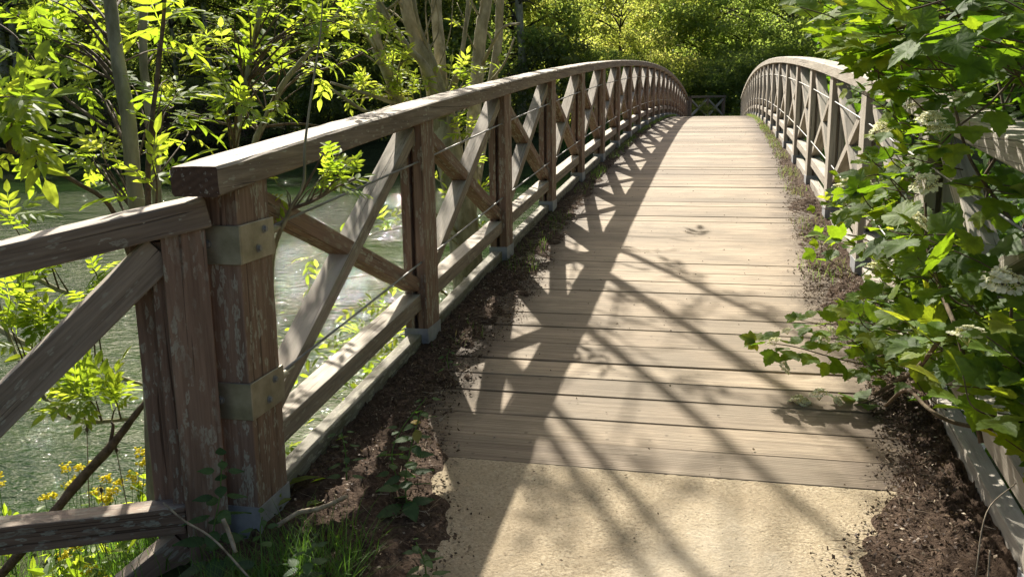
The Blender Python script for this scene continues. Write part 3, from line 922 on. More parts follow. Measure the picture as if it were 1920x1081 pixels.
def toothed(n=9):
    """ovate toothed nettle leaf"""
    L = []
    for i in range(n + 1):
        f = i / n
        w = 0.34 * math.sin(math.pi * min(1, f * 1.0) ** 0.72) * (1 - 0.25 * f)
        L.append((w, f)); 
        if i < n: L.append((w * 0.82 + 0.0, f + 0.35 / n))
    v = [(0, f, -0.16 * f * f) for w, f in L] + [(w, f, 0.06 - 0.16 * f * f - 0.2 * w) for w, f in L] + [(-w, f, 0.06 - 0.16 * f * f - 0.2 * w) for w, f in L]
    m_ = len(L); t = []
    for i in range(m_ - 1):
        t += [(i, m_ + i, m_ + i + 1), (i, m_ + i + 1, i + 1), (i, i + 1, 2 * m_ + i + 1), (i, 2 * m_ + i + 1, 2 * m_ + i)]
    return np.array(v), np.array(t)
NV, NT = toothed()

# ------------------------------------------------------------------ near trees
def stem_px(pts):
    """rows (px, py, depth, width in photo pixels) -> rows x,y,z,r"""
    return np.array([[*at(x, y, d), 0.5 * w * d / FPX] for x, y, d, w in pts])

def nearest(paths, p):
    best = None
    for q in paths:
        d = np.linalg.norm(q[:, :3] - p, axis=1)
        i = int(np.argmin(d))
        if best is None or d[i] < best[0]: best = (d[i], q[i])
    return best[1]

def spray(gl, gt, paths, target, n, size, tv, tt, twig_r=0.004, spread=0.5, vr=(0.2, 0.8), anchor=None, up=0.35):
    """twig from the nearest stem to target with n compound leaves round its end"""
    target = np.asarray(target, float)
    a = nearest(paths, target - np.array([0, 0, 0.3])) if anchor is None else np.asarray(anchor)
    a3 = a[:3]
    L = np.linalg.norm(target - a3)
    d = (target - a3) / (L + 1e-6)
    mid = (a3 + target) / 2 + np.array([0, 0, 0.12 * L]) + rng.normal(size=3) * 0.05 * L
    path = smooth_path([(*a3, min(a[3] * 0.6, twig_r * 1.6)), (*mid, twig_r), (*target, twig_r * 0.4)], 5)
    tube(gt, path, 5)
    f = rng.uniform(0.72, 1.0, n) if L > 0.4 else rng.uniform(0.4, 1, n)
    idx = np.clip((f * (len(path) - 1)).astype(int), 0, len(path) - 1)
    pos = path[idx, :3]
    dirs = d[None, :] * 0.5 + rand_dir(n) * 0.9 + np.array([0, 0, up])
    nr = np.tile(np.array([0, 0, 1.0]), (n, 1)) + rand_dir(n) * spread + np.array([0.1, -0.25, 0])
    v, t = inst(tv, tt, pos, frames(dirs, nr), size * rng.uniform(0.65, 1.15, n))
    gl.add(v, t, np.repeat(rng.uniform(vr[0], vr[1], n), len(tv)))
    return path

def build_tree(name, label, cat, base, stems, barks, leaf_sets, group=None, twigmat='twig'):
    root = thing(name, label, cat, tuple(base), group)
    for s in stems:
        g = Geo(); tube(g, s, 12, bump=0.025)
        link('trunk' if s is stems[0] else 'stem', g.mesh('stem', True), M[barks], root)
    for (gl, nm, mt) in leaf_sets:
        if gl.v: link(nm, gl.mesh(nm), M[mt], root)
    return root

# --- ash saplings beyond the low wing rail
stemA = smooth_path(stem_px([(296, 1010, 3.9, 36), (285, 700, 3.75, 34), (268, 470, 3.7, 31), (250, 330, 3.65, 29), (240, 220, 3.6, 27), (222, 120, 3.6, 25), (206, 0, 3.6, 23), (192, -160, 3.6, 20), (160, -420, 3.6, 13)]), 5)
stemB = smooth_path(stem_px([(318, 1000, 4.3, 26), (300, 500, 4.2, 18), (292, 330, 4.15, 17), (282, 230, 4.1, 16), (270, 130, 4.1, 15), (268, 0, 4.1, 14), (262, -260, 4.1, 9)]), 5)
stemC = smooth_path(stem_px([(300, 900, 3.5, 16), (278, 400, 3.45, 11), (284, 240, 3.4, 9), (297, 130, 3.4, 8), (309, 0, 3.4, 7), (318, -180, 3.4, 5)]), 5)
gl, gy, gt = Geo(), Geo(), Geo()
pA, pB, pC = [stemA[8:]], [stemB[6:]], [stemC[4:]]
spotsA = [(30, 30, 3.9, 5), (70, 20, 4.2, 5), (110, 60, 3.5, 4), (150, 30, 3.3, 6), (90, 95, 3.6, 5), (170, 70, 3.9, 5), (140, 150, 3.4, 4), (165, 170, 3.3, 5), (190, 190, 3.5, 4),
          (180, 290, 3.4, 5), (160, 310, 3.3, 5), (200, 330, 3.6, 4), (215, 355, 3.5, 4), (60, 60, 3.3, 4), (20, 110, 3.6, 5), (235, 30, 3.4, 4), (120, -20, 3.4, 7), (40, -20, 3.3, 7), (200, -10, 3.9, 6), (130, 105, 3.9, 4)]
spotsB = [(300, 60, 4.4, 5), (320, 90, 4.3, 4), (240, 160, 4.4, 4), (325, 200, 4.0, 5), (340, 215, 4.0, 5), (300, 250, 4.3, 4), (310, 320, 4.2, 4), (265, 290, 4.4, 3), (330, 20, 4.3, 6), (350, -20, 4.3, 7), (240, 100, 4.4, 3)]
for (x, y, d, n) in spotsA: spray(gl, gt, pA, at(x, y, d + 0.2 + 0.6 * (x > 130)), max(2, n - 1), 0.17, CV, CT)
for (x, y, d, n) in spotsB: spray(gl, gt, pB, at(x, y, d + 0.4), max(2, n - 1), 0.18, CV, CT)
for (x, y, d, n) in [(305, 160, 3.5, 3), (330, 180, 3.5, 3), (312, 40, 3.5, 4), (270, 330, 3.5, 3), (285, 300, 3.3, 3)]: spray(gl, gt, pC, at(x, y, d), n, 0.2, CV, CT)
for (x, y, d, n) in [(190, 260, 3.8, 6), (205, 268, 3.9, 5), (150, 275, 3.9, 4), (345, 115, 4.6, 5), (190, 95, 4.4, 4), (345, 185, 4.6, 5), (340, 250, 4.5, 4)]:
    spray(gy, gt, pA, at(x, y, d), n, 0.11, YV, YT, 0.003, vr=(0.3, 1))
# slim arching branches
arch = [stem_px([(245, 480, 3.7, 12), (205, 385, 3.6, 9), (140, 340, 3.5, 8), (70, 300, 3.45, 7), (0, 280, 3.4, 6), (-60, 275, 3.4, 4)]),
        stem_px([(235, 260, 3.9, 7), (130, 190, 4.1, 6), (75, 130, 4.2, 5), (30, 70, 4.2, 4), (-10, 40, 4.3, 3)]),
        stem_px([(225, 150, 3.8, 7), (175, 110, 4.0, 5), (95, 72, 4.0, 4), (20, 20, 4.1, 3)])]
for a in arch: tube(gt, smooth_path(a, 5), 7)
for (x, y, d, n) in [(10, 200, 3.2, 5), (45, 215, 3.1, 5), (20, 235, 3.3, 5), (60, 255, 3.4, 4), (10, 265, 3.5, 4), (30, 180, 3.0, 4), (-20, 220, 3.2, 6), (40, 300, 3.6, 3)]:
    spray(gl, gt, [arch[0]], at(x, y, d), n, 0.22, CV, CT, anchor=smooth_path(arch[0], 4)[-6])
rt = thing('ash_sapling', 'grey green ash sapling of three slim stems rising behind the low wing fence', 'tree', (stemA[0][0], stemA[0][1], stemA[0][2] - 0.1))
for i, s in enumerate((stemA, stemB, stemC)):
    g = Geo(); tube(g, s, 12, bump=0.03)
    link('trunk' if i == 0 else 'stem', g.mesh('stem', True), M['bark'] if i < 2 else M['twig'], rt)
link('branches', gt.mesh('branches', True), M['twig'], rt)
link('crown', gl.mesh('crown'), M['ash'], rt)
link('young_leaves', gy.mesh('young_leaves'), M['lime'], rt)

# --- second sapling between the first one and the many-stemmed tree
sD = smooth_path(stem_px([(425, 640, 4.6, 16), (430, 400, 4.55, 13), (445, 250, 4.5, 11), (465, 130, 4.5, 10), (490, 0, 4.5, 9), (505, -200, 4.5, 6)]), 5)
sE = smooth_path(stem_px([(455, 560, 4.9, 16), (472, 300, 4.9, 12), (495, 230, 4.9, 11), (530, 160, 4.9, 11), (565, 115, 4.9, 9), (605, 68, 4.9, 7), (640, 10, 4.9, 5), (665, -60, 4.9, 4)]), 5)
gl, gy, gt = Geo(), Geo(), Geo()
for (x, y, d, n) in [(415, 20, 4.2, 5), (440, 40, 4.4, 5), (470, 60, 4.6, 4), (415, 100, 4.5, 4), (430, 125, 4.3, 5), (460, 100, 4.6, 4), (415, 150, 4.2, 5), (445, 190, 4.1, 7), (425, 200, 4.2, 6), (460, 180, 4.3, 5), (470, 205, 4.2, 4), (400, 165, 4.6, 3),
                     (540, 10, 4.6, 5), (590, 25, 4.5, 6), (560, 60, 4.5, 5), (610, 45, 4.4, 6), (600, 80, 4.3, 6), (575, 100, 4.3, 5), (640, 60, 4.4, 5), (670, 30, 4.4, 6), (685, 60, 4.3, 5), (660, 80, 4.5, 4), (540, 185, 4.8, 4), (520, 40, 4.9, 4), (500, 95, 4.6, 4), (530, 100, 4.7, 4), (570, 160, 4.9, 3), (480, 20, 4.5, 4), (630, 15, 4.6, 5), (690, 0, 4.5, 6), (450, -20, 4.4, 6), (560, -20, 4.5, 7)]:
    spray(gl, gt, [sD[8:], sE[8:]], at(x, y, d), max(2, n - 2), 0.16, CV, CT)
for (x, y, d, n) in [(350, 85, 5, 5), (375, 60, 5.1, 5), (385, 40, 5.2, 4), (380, 90, 5, 3), (400, 75, 5.1, 4), (510, 130, 5.3, 4), (480, 160, 5.3, 4), (590, 130, 5.3, 4), (620, 110, 5.2, 5), (640, 125, 5.3, 3), (440, 230, 5, 3), (620, 160, 5.3, 3)]:
    spray(gy, gt, [sD[8:], sE[8:]], at(x, y, d), n, 0.12, YV, YT, 0.003, vr=(0.3, 1))
for a in ([(350, 215, 5.2, 6), (420, 232, 5.1, 6), (480, 238, 5.1, 6), (560, 232, 5.2, 5), (640, 245, 5.3, 4)], [(475, 280, 5.1, 7), (540, 160, 5.2, 5), (640, 120, 5.4, 4), (700, 90, 5.5, 3)], [(330, 90, 5.3, 3), (420, 93, 5.3, 4), (500, 98, 5.2, 4), (600, 130, 5.2, 3)]):
    tube(gt, smooth_path(stem_px(a), 5), 6)
rt = thing('ash_sapling', 'leafy ash sapling with two thin crossing stems behind the first handrail end', 'tree', (sD[0][0], sD[0][1], sD[0][2] - 0.1))
for i, s in enumerate((sD, sE)):
    g = Geo(); tube(g, s, 10, bump=0.03); link('trunk' if i == 0 else 'stem', g.mesh('stem', True), M['bark'], rt)
link('branches', gt.mesh('branches', True), M['twig'], rt)
link('crown', gl.mesh('crown'), M['ash'], rt)
link('young_leaves', gy.mesh('young_leaves'), M['lime'], rt)

# --- twig with leaves growing up on the deck side of the handrail by the first post
gl, gt = Geo(), Geo()
tw = [[(508, 560, 3.05, 9), (513, 470, 3.02, 9), (545, 392, 2.95, 8), (569, 345, 2.9, 6), (572, 270, 2.88, 5), (585, 170, 2.88, 4), (601, 60, 2.9, 3), (606, -30, 2.9, 2)],
      [(545, 392, 2.95, 8), (590, 375, 2.93, 6), (630, 352, 2.95, 5), (665, 335, 3.0, 4)], [(545, 392, 2.95, 7), (575, 345, 2.9, 5), (605, 290, 2.88, 4)]]
twp = [smooth_path(stem_px(a), 5) for a in tw]
g = Geo(); tube(g, twp[0], 8)
tube(g, smooth_path(stem_px([(508, 560, 3.05, 9), (500, 700, 3.2, 10), (470, 900, 3.4, 12)]), 5), 8)
for a in twp[1:]: tube(gt, a, 7)
for (x, y, d, n) in [(640, 285, 2.9, 5), (660, 300, 2.95, 4), (620, 310, 2.9, 5), (665, 330, 3.0, 4), (640, 345, 3.0, 5), (610, 330, 2.9, 4), (680, 350, 3.0, 3), (590, 350, 2.9, 3), (515, 340, 3.1, 3), (540, 360, 3.1, 3), (655, 365, 3.05, 3)]:
    spray(gl, gt, [np.vstack([twp[1], twp[2]])], at(x, y, d), max(2, n - 2), 0.095, CV, CT, 0.002)
rt = thing('ash_shoot', 'thin ash shoot with green leaves reaching over the handrail beside the bracketed post', 'sapling', tuple(twp[0][0][:3]))
link('stem', g.mesh('stem', True), M['bark'], rt); link('branches', gt.mesh('branches', True), M['twig'], rt); link('crown', gl.mesh('crown'), M['ash'], rt)

# --- pale many-stemmed tree by the bridge
def st(pts): return smooth_path(stem_px(pts), 5)
gst = [st([(905, 760, 8.2, 90), (890, 640, 8.2, 66), (878, 520, 8.2, 60), (865, 400, 8.1, 56), (845, 300, 8.1, 54), (832, 230, 8.1, 52), (815, 165, 8.1, 36), (795, 105, 8.0, 30), (775, 60, 8.0, 26), (760, 0, 8.0, 24), (738, -180, 8.0, 20), (720, -420, 8.1, 15), (712, -760, 8.2, 8)]),
       st([(835, 250, 8.1, 42), (800, 215, 8.0, 26), (752, 190, 7.9, 22), (728, 140, 7.8, 21), (708, 90, 7.8, 22), (700, 40, 7.8, 21), (712, -20, 7.8, 19), (740, -200, 7.7, 16), (762, -460, 7.6, 12), (770, -800, 7.6, 7)]),
       st([(838, 235, 8.15, 40), (828, 160, 8.2, 24), (824, 90, 8.3, 22), (818, 0, 8.4, 20), (822, -200, 8.5, 17), (835, -500, 8.5, 12), (840, -860, 8.5, 7)]),
       st([(875, 430, 8.3, 34), (884, 300, 8.5, 28), (890, 200, 8.6, 26), (897, 110, 8.7, 24), (903, 50, 8.7, 23), (912, 0, 8.7, 21), (925, -180, 8.6, 18), (930, -480, 8.6, 13), (925, -860, 8.6, 7)]),
       st([(880, 400, 8.4, 26), (905, 260, 9.0, 20), (925, 140, 9.2, 17), (935, 70, 9.3, 16), (938, 0, 9.3, 15), (955, -200, 9.4, 12), (985, -560, 9.4, 7)]),
       st([(832, 215, 8.0, 30), (800, 130, 7.8, 16), (765, 90, 7.7, 13), (735, 45, 7.6, 12), (715, 10, 7.6, 11), (660, -110, 7.5, 9), (590, -330, 7.4, 5)]),
       st([(838, 200, 8.2, 20), (862, 120, 8.2, 10), (872, 60, 8.2, 8), (878, 0, 8.2, 7), (885, -160, 8.2, 4)]),
       st([(842, 210, 8.0, 20), (815, 120, 8.0, 9), (790, 60, 7.9, 7), (775, 0, 7.8, 6), (750, -120, 7.8, 4)])]
gl, gt, gl2 = Geo(), Geo(), Geo()
for (x, y, d, n) in [(690, 15, 7.2, 6), (720, 45, 7.2, 7), (728, 60, 7.3, 6), (740, 95, 7.4, 7), (765, 110, 7.5, 5), (735, 110, 7.6, 6), (750, 140, 7.6, 6), (660, 160, 7.6, 5), (672, 165, 7.6, 5), (700, 165, 7.6, 5), (735, 152, 7.7, 6),
                     (760, 160, 7.8, 5), (790, 150, 7.8, 6), (775, 150, 7.8, 4), (812, 120, 8, 3), (870, 122, 8, 6), (880, 135, 8, 6), (895, 125, 8.2, 5), (905, 140, 8.2, 5), (868, 160, 8.2, 4), (915, 105, 8.8, 4), (850, 40, 8.5, 2), (655, 180, 7.5, 4), (690, 185, 7.6, 5), (640, 190, 7.5, 3), (720, 170, 7.6, 4),
                     (655, 30, 7.4, 5), (670, 60, 7.2, 5), (700, -20, 7.3, 6), (740, 130, 7.4, 4), (755, 100, 7.6, 4), (935, 110, 9.2, 3), (640, 90, 7.6, 3),
                     (862, 225, 7.8, 6), (870, 245, 7.8, 6), (900, 230, 8.0, 4), (868, 330, 8, 4), (905, 300, 8, 4), (830, 300, 8.2, 4), (810, 330, 8, 3), (905, 360, 8.2, 5), (900, 420, 8.2, 4), (715, 440, 7.0, 6), (740, 425, 7, 5), (760, 440, 7, 5), (700, 420, 7, 3), (690, 545, 7, 4), (690, 600, 6.5, 4), (620, 640, 6.0, 6), (640, 650, 6.2, 6),
                     (600, 655, 6, 5), (700, 660, 6.4, 4), (535, 500, 6, 3), (540, 540, 6, 3), (845, 380, 7.6, 3), (940, 330, 8.2, 4), (520, 590, 6, 3)]:
    spray(gl, gt, gst, at(x, y, d), n + 1, 0.125, YV, YT, 0.006, vr=(0.1, 1.0))
# upright bare shoots
for _ in range(26):
    q = gst[rng.integers(0, len(gst))]
    a = q[rng.integers(len(q) // 3, len(q) - 8)]
    e = a[:3] + np.array([rng.normal() * 0.22, rng.normal() * 0.22, rng.uniform(0.4, 1.1)])
    m1 = (a[:3] + e) / 2 + rng.normal(size=3) * 0.06
    tube(gt, smooth_path([(*a[:3], 0.009), (*m1, 0.006), (*e, 0.002)], 5), 5)
for a in ([(755, 200, 7.9, 9), (700, 180, 7.6, 7), (620, 155, 7.4, 5)], [(850, 230, 8, 8), (880, 180, 8, 6), (935, 155, 8, 4)], [(905, 120, 8.6, 8), (940, 55, 8.3, 5), (975, 44, 8.2, 4)], [(905, 170, 8.6, 6), (945, 120, 8.4, 4), (965, 70, 8.3, 3)],
          [(740, 200, 7.8, 10), (690, 210, 7.6, 7), (640, 180, 7.4, 6), (600, 150, 7.3, 4)], [(872, 520, 8.1, 10), (880, 580, 7.6, 8), (862, 700, 7.2, 5)]):
    tube(gt, smooth_path(stem_px(a), 5), 6)
# high crown (above the picture; it throws the branch shadows on the path)
for _ in range(66):
    q = gst[rng.integers(0, 6)]
    a = q[rng.integers(int(len(q) * 0.62), len(q) - 1)]
    e = a[:3] + np.array([rng.normal() * 0.75, rng.normal() * 0.8, rng.uniform(0.1, 1.0)])
    spray(gl2, gt, gst, e, rng.integers(2, 5), 0.2, YV, YT, 0.007, vr=(0.1, 0.9), anchor=a)
rt = thing('field_maple', 'pale olive barked tree of several curving stems standing by the bridge with lime young leaves', 'tree', tuple(gst[0][0][:3]))
for i, s in enumerate(gst):
    g = Geo(); tube(g, s, 14, bump=0.03); link('trunk' if i == 0 else 'stem', g.mesh('stem', True), M['bark_pale'], rt)
link('branches', gt.mesh('branches', True), M['bark_pale'], rt)
link('crown', gl.mesh('crown'), M['lime'], rt)
link('upper_crown', gl2.mesh('upper_crown'), M['lime'], rt)

# --- lower left: leafy branches hanging over the water behind the wing fence
gl, gt = Geo(), Geo()
lb = [st([(-40, 500, 4.3, 12), (40, 510, 4.3, 10), (130, 550, 4.3, 9), (230, 560, 4.3, 7)]), st([(-30, 600, 4.4, 12), (60, 650, 4.4, 10), (180, 690, 4.4, 9), (240, 712, 4.4, 8), (300, 730, 4.4, 5)]),
      st([(60, 720, 4.2, 8), (110, 770, 4.2, 9), (160, 790, 4.2, 9), (245, 785, 4.2, 7)]), st([(-20, 520, 4.2, 9), (20, 640, 4.3, 8), (60, 720, 4.2, 8)]), st([(-60, 1000, 4.5, 26), (-50, 700, 4.4, 20), (-40, 500, 4.3, 14), (-60, 250, 4.2, 10)])]
for (x, y, d, n) in [(20, 560, 4, 6), (50, 590, 4, 6), (80, 570, 4.1, 5), (15, 610, 4, 5), (90, 600, 4.2, 4), (150, 540, 4.2, 4), (100, 500, 4.2, 4), (160, 490, 4.2, 4), (60, 520, 4.1, 4), (150, 740, 4.0, 6), (180, 750, 4.1, 6), (205, 730, 4.1, 6), (130, 720, 4.1, 5), (220, 760, 4.2, 5), (90, 770, 4.1, 5), (60, 755, 4.2, 5), (170, 700, 4.2, 4), (10, 400, 3.9, 3), (30, 405, 3.9, 3), (95, 640, 4.4, 4), (185, 560, 4.3, 3)]:
    spray(gl, gt, lb[:4], at(x, y, d), n, 0.17, CV, CT, 0.003)
rt = thing('ash_sapling', 'low ash bush with green leaf sprays seen under and through the wing fence', 'tree', tuple(lb[4][0][:3]))
g = Geo()
for a in lb: tube(g, a, 8)
link('trunk', g.mesh('trunk', True), M['bark'], rt); link('branches', gt.mesh('branches', True), M['twig'], rt); link('crown', gl.mesh('crown'), M['ash'], rt)
# fallen dead bough leaning up behind the wing fence
g = Geo()
tube(g, st([(-10, 1090, 3.7, 18), (60, 1010, 3.7, 18), (150, 900, 3.75, 19), (205, 840, 3.8, 17), (255, 775, 3.8, 12), (300, 720, 3.8, 6)]), 9, bump=0.05)
tube(g, st([(205, 840, 3.8, 8), (212, 800, 3.8, 6), (208, 790, 3.8, 3)]), 6)
o = link('dead_bough', g.mesh('dead_bough', True), M['twig'])
tag(o, 'brown dead bough leaning diagonally behind the bottom rail of the wing fence', 'branch')

# ------------------------------------------------------------------ wing fence at the near left
WF = np.array([-0.06, -0.13]); th = R(36)
wd = np.array([-math.cos(th), -math.sin(th), 0.0]); wnrm = np.array([math.sin(th), -math.cos(th), 0.0])   # normal towards the path/camera
def wp(s, back, z):
    return (WF[0] + wd[0] * s - wnrm[0] * back, WF[1] + wd[1] * s - wnrm[1] * back, z)
wing = thing('wing_fence', 'short brown timber fence splaying off the big bracketed post at the near corner', 'fence', wp(0.1, 0.05, -0.3))
def wm(name, s0, z0, s1, z1, back, w, h, mat, **kw):
    o = member(name, wp(s0, back, z0), wp(s1, back, z1), w, h, mat, wing, side=tuple(wnrm), **kw)
    return o
wm('top_rail', 0.012, 1.057, 1.5, 1.057 - 0.185 * 1.49, 0.062, 0.145, 0.088, M['rail'], bev=0.007, nseg=16, wob=0.0009)
for s in (0.088, 1.35):
    dz = -0.19 * (s - 0.1)
    a = member('post', wp(s, 0.026, -0.5 + dz), wp(s, 0.026, 1.005 + dz + (0.0)), 0.046, 0.125, M['post'], wing, side=tuple(wnrm), bev=0.003)
    b = member('post', wp(s + 0.085, 0.116, -0.5 + dz), wp(s + 0.085, 0.116, 0.985 + dz), 0.046, 0.125, M['post'], wing, side=tuple(wnrm), bev=0.003)
    bpy.context.view_layer.update()
    a.parent = None; b.parent = None
    c_ = member('post', wp(s + 0.05, 0.071, -0.5 + dz), wp(s + 0.05, 0.071, 0.97 + dz), 0.05, 0.09, M['post'], None, side=tuple(wnrm), bev=0.0)  # added filler that keeps light out of the gap between uprights
    bpy.context.view_layer.update()
    q = merge([a, b, c_], 'post')
    q.parent = wing; q.matrix_parent_inverse = Matrix.Translation(-wing.location)
wm('bottom_rail', 0.152, 0.10, 1.29, 0.185, 0.06, 0.085, 0.088, M['post'], bev=0.006, nseg=10, wob=0.0008)
wm('brace', 0.150, 0.945, 1.05, 0.13, 0.063, 0.078, 0.105, M['brace'], bev=0.005, nseg=10, wob=0.0008)  # brace timber chosen for its pale top, coloured as if sunlit
wm('lower_brace', 0.160, 0.012, 0.75, -0.40, 0.064, 0.075, 0.10, M['post'], bev=0.005, nseg=6, wob=0.0008)

# far wing fence beyond the crest
fw = thing('wing_fence', 'small dark timber fence with crossed braces closing off the far end of the bridge', 'fence', (0.1, 39.2, -0.1))
fp = [(0.05, 39.0), (0.78, 40.3), (1.5, 41.6)]
for i, (x, y) in enumerate(fp):
    member('post', (x, y, -0.2), (x, y, 1.2), 0.10, 0.16, M['post'], fw, side=(0.87, -0.5, 0))
    if i < 2:
        x2, y2 = fp[i + 1]
        member('top_rail', (x, y, 1.24), (x2 + 0.05, y2 + 0.09, 1.24), 0.15, 0.09, M['rail'], fw, side=(0.87, -0.5, 0))
        member('bottom_rail', (x, y, 0.30), (x2, y2, 0.30), 0.08, 0.09, M['post'], fw, side=(0.87, -0.5, 0))
        member('brace', (x, y, 0.35), (x2, y2, 1.15), 0.07, 0.09, M['pale'], fw, side=(0.87, -0.5, 0))
        member('brace', (x, y, 1.15), (x2, y2, 0.35), 0.074, 0.09, M['pale'], fw, side=(0.87, -0.5, 0))

# ------------------------------------------------------------------ guelder rose on the right
def in_poly(x, y, poly):
    c = False; n = len(poly); j = n - 1
    for i in range(n):
        xi, yi = poly[i]; xj, yj = poly[j]
        if (yi > y) != (yj > y) and x < (xj - xi) * (y - yi) / (yj - yi + 1e-9) + xi: c = not c
        j = i
    return c

flower_meshes = []
def flower_head(seed):
    r_ = np.random.default_rng(seed)
    g = Geo()
    rad = 0.036
    # outer sterile florets with five broad petals
    pv = np.array([(0, 0, 0), (-0.42, 0.55, 0.08), (-0.22, 1.0, 0.02), (0.22, 1.0, 0.02), (0.42, 0.55, 0.08)])
    pt = np.array([(0, 1, 2), (0, 2, 3), (0, 3, 4)])
    n = 10
    P, Rm, Sc = [], [], []
    for i in range(n + 7):
        a = 2 * math.pi * i / n + r_.uniform(-0.2, 0.2)
        rr = rad * (r_.uniform(0.92, 1.12) if i < n else r_.uniform(0.4, 0.75))
        c = np.array([rr * math.cos(a), rr * math.sin(a), 0.006 * r_.uniform(-1, 1) + (0.018 if i >= n else 0.0)])
        nn = np.array([0.9 * math.cos(a), 0.9 * math.sin(a), 1.0 if i < n else 1.6]) + r_.normal(size=3) * 0.3
        ph = r_.uniform(0, 6.28)
        for k in range(5):
            b = ph + k * 2 * math.pi / 5
            P.append(c); Rm.append(((math.cos(b), math.sin(b), 0), nn)); Sc.append(0.0145 * r_.uniform(0.85, 1.1))
    d = np.array([q[0] for q in Rm], float); nr = np.array([q[1] for q in Rm], float)
    v, t = inst(pv, pt, np.array(P), frames(d, nr), np.array(Sc))
    g.add(v, t, np.repeat(r_.uniform(0.55, 1.0, len(P)), 5))
    # centre: crowded buds
    ov = np.array([(1, 0, 0), (-1, 0, 0), (0, 1, 0), (0, -1, 0), (0, 0, 1), (0, 0, -1)], float)
    ot = np.array([(0, 2, 4), (2, 1, 4), (1, 3, 4), (3, 0, 4), (2, 0, 5), (1, 2, 5), (3, 1, 5), (0, 3, 5)])
    k = 150
    a = r_.uniform(0, 6.28, k); rr = rad * 0.9 * np.sqrt(r_.random(k))
    pos = np.stack([rr * np.cos(a), rr * np.sin(a), 0.020 - 14.0 * rr ** 2 + r_.normal(size=k) * 0.002], -1)
    v, t = inst(ov, ot, pos, frames(rand_dir(k, 0, r_), rand_dir(k, 0, r_)), r_.uniform(0.0018, 0.0032, k))
    g.add(v, t, np.repeat(r_.uniform(0.0, 0.5, k), 6))
    # stalks
    for i in range(7):
        a = i * 0.9
        g2 = [(0, 0, -0.03, 0.0012), (0.5 * rad * math.cos(a), 0.5 * rad * math.sin(a), -0.01, 0.001), (rad * 0.85 * math.cos(a), rad * 0.85 * math.sin(a), 0.0, 0.0008)]
        tube(g, g2, 4, 0.0)
    return g.mesh('flower_head')
flower_meshes = [flower_head(s) for s in (1, 2, 3)]

def leafy_stem(gl, gt, path, nodes, size, r0=0.003, vr=(0.2, 0.8), end=4, tilt=None):
    """opposite lobed leaves along a stem path"""
    p = smooth_path([(*q, r0 * (1 - 0.6 * i / len(path))) for i, q in enumerate(path)], 6)
    tube(gt, p, 5)
    d = np.gradient(p[:, :3], axis=0); d /= np.linalg.norm(d, axis=1, keepdims=True)
    pos, dr, nr, sc, vv = [], [], [], [], []
    for i in range(nodes):
        f = 0.25 + 0.75 * (i + 0.5) / nodes
        k = min(len(p) - 1, int(f * (len(p) - 1)))
        dd = d[k]
        side = np.cross(dd, (0, 0, 1.0)); side /= np.linalg.norm(side) + 1e-6
        if i % 2: side = side * 0.7 + np.array([0, 0, 0.5])
        for sg in (-1, 1):
            pos.append(p[k, :3] + side * sg * 0.02); dr.append(side * sg + dd * rng.uniform(0.2, 0.8) + np.array([0, 0, rng.uniform(-0.35, 0.25)]))
            nr.append(np.array([-0.12, -0.28, 1.0]) + rng.normal(size=3) * 0.33); sc.append(size * rng.uniform(0.7, 1.15)); vv.append(rng.uniform(*vr))
    for _ in range(end - 2 if end > 2 else 0):
        pos.append(p[-1, :3]); dr.append(d[-1] + rng.normal(size=3) * 0.6); nr.append(np.array([-0.1, -0.3, 1.0]) + rng.normal(size=3) * 0.3); sc.append(size * rng.uniform(0.5, 0.9)); vv.append(min(1, rng.uniform(*vr) + 0.25))
    pos, dr, nr = map(np.array, (pos, dr, nr))
    rot = frames(dr, nr)
    pos = pos + rot[:, :, 1] * 0.02
    v, t = inst(GV, GT, pos, rot, np.array(sc))
    gl.add(v, t, np.repeat(vv, len(GV)))
    return p

GB = (3.0, 1.2, -0.3)
gb = thing('guelder_rose', 'big flowering guelder rose bush spilling lobed green leaves over the sunny railing', 'bush', GB)
gl, gt = Geo(), Geo()
heads = []
# visible outline of the bush in front of and above the right railing, (polygon, depth range, count, leaf size)
regions = [
    ([(1455, -40), (1960, -40), (1960, 120), (1800, 120), (1700, 135), (1640, 165), (1590, 130), (1560, 95), (1500, 70)], (2.9, 4.4), 170, 0.095),
    ([(1600, -60), (1980, -60), (1980, 100), (1640, 100)], (2.2, 3.0), 60, 0.10),
    ([(1580, 140), (1660, 150), (1720, 200), (1640, 230), (1590, 200)], (4.0, 4.6), 14, 0.08),
    ([(1650, 150), (1800, 150), (1790, 215), (1730, 235), (1690, 190)], (3.1, 3.7), 14, 0.09),
    ([(1500, 430), (1560, 350), (1630, 240), (1670, 240), (1700, 320), (1745, 360), (1770, 480), (1740, 560), (1660, 560), (1600, 480), (1530, 460)], (3.6, 4.5), 170, 0.068),
    ([(1560, 350), (1690, 240), (1720, 330), (1760, 420), (1720, 540), (1640, 500), (1600, 420)], (3.2, 3.8), 40, 0.08),
    ([(1560, 580), (1640, 540), (1760, 540), (1800, 640), (1760, 720), (1690, 700), (1600, 680)], (3.2, 3.9), 100, 0.072),
    ([(1660, 420), (1800, 470), (1830, 600), (1790, 690), (1700, 650), (1680, 520)], (2.6, 3.1), 32, 0.105),
    ([(1700, 620), (1960, 540), (1960, 760), (1850, 800), (1760, 730)], (2.2, 2.8), 46, 0.108),
    ([(1780, 340), (1850, 330), (1860, 400), (1800, 400)], (2.9, 3.1), 5, 0.09),
    ([(1850, 750), (1960, 740), (1960, 800), (1870, 830)], (2.4, 2.6), 6, 0.085),
]
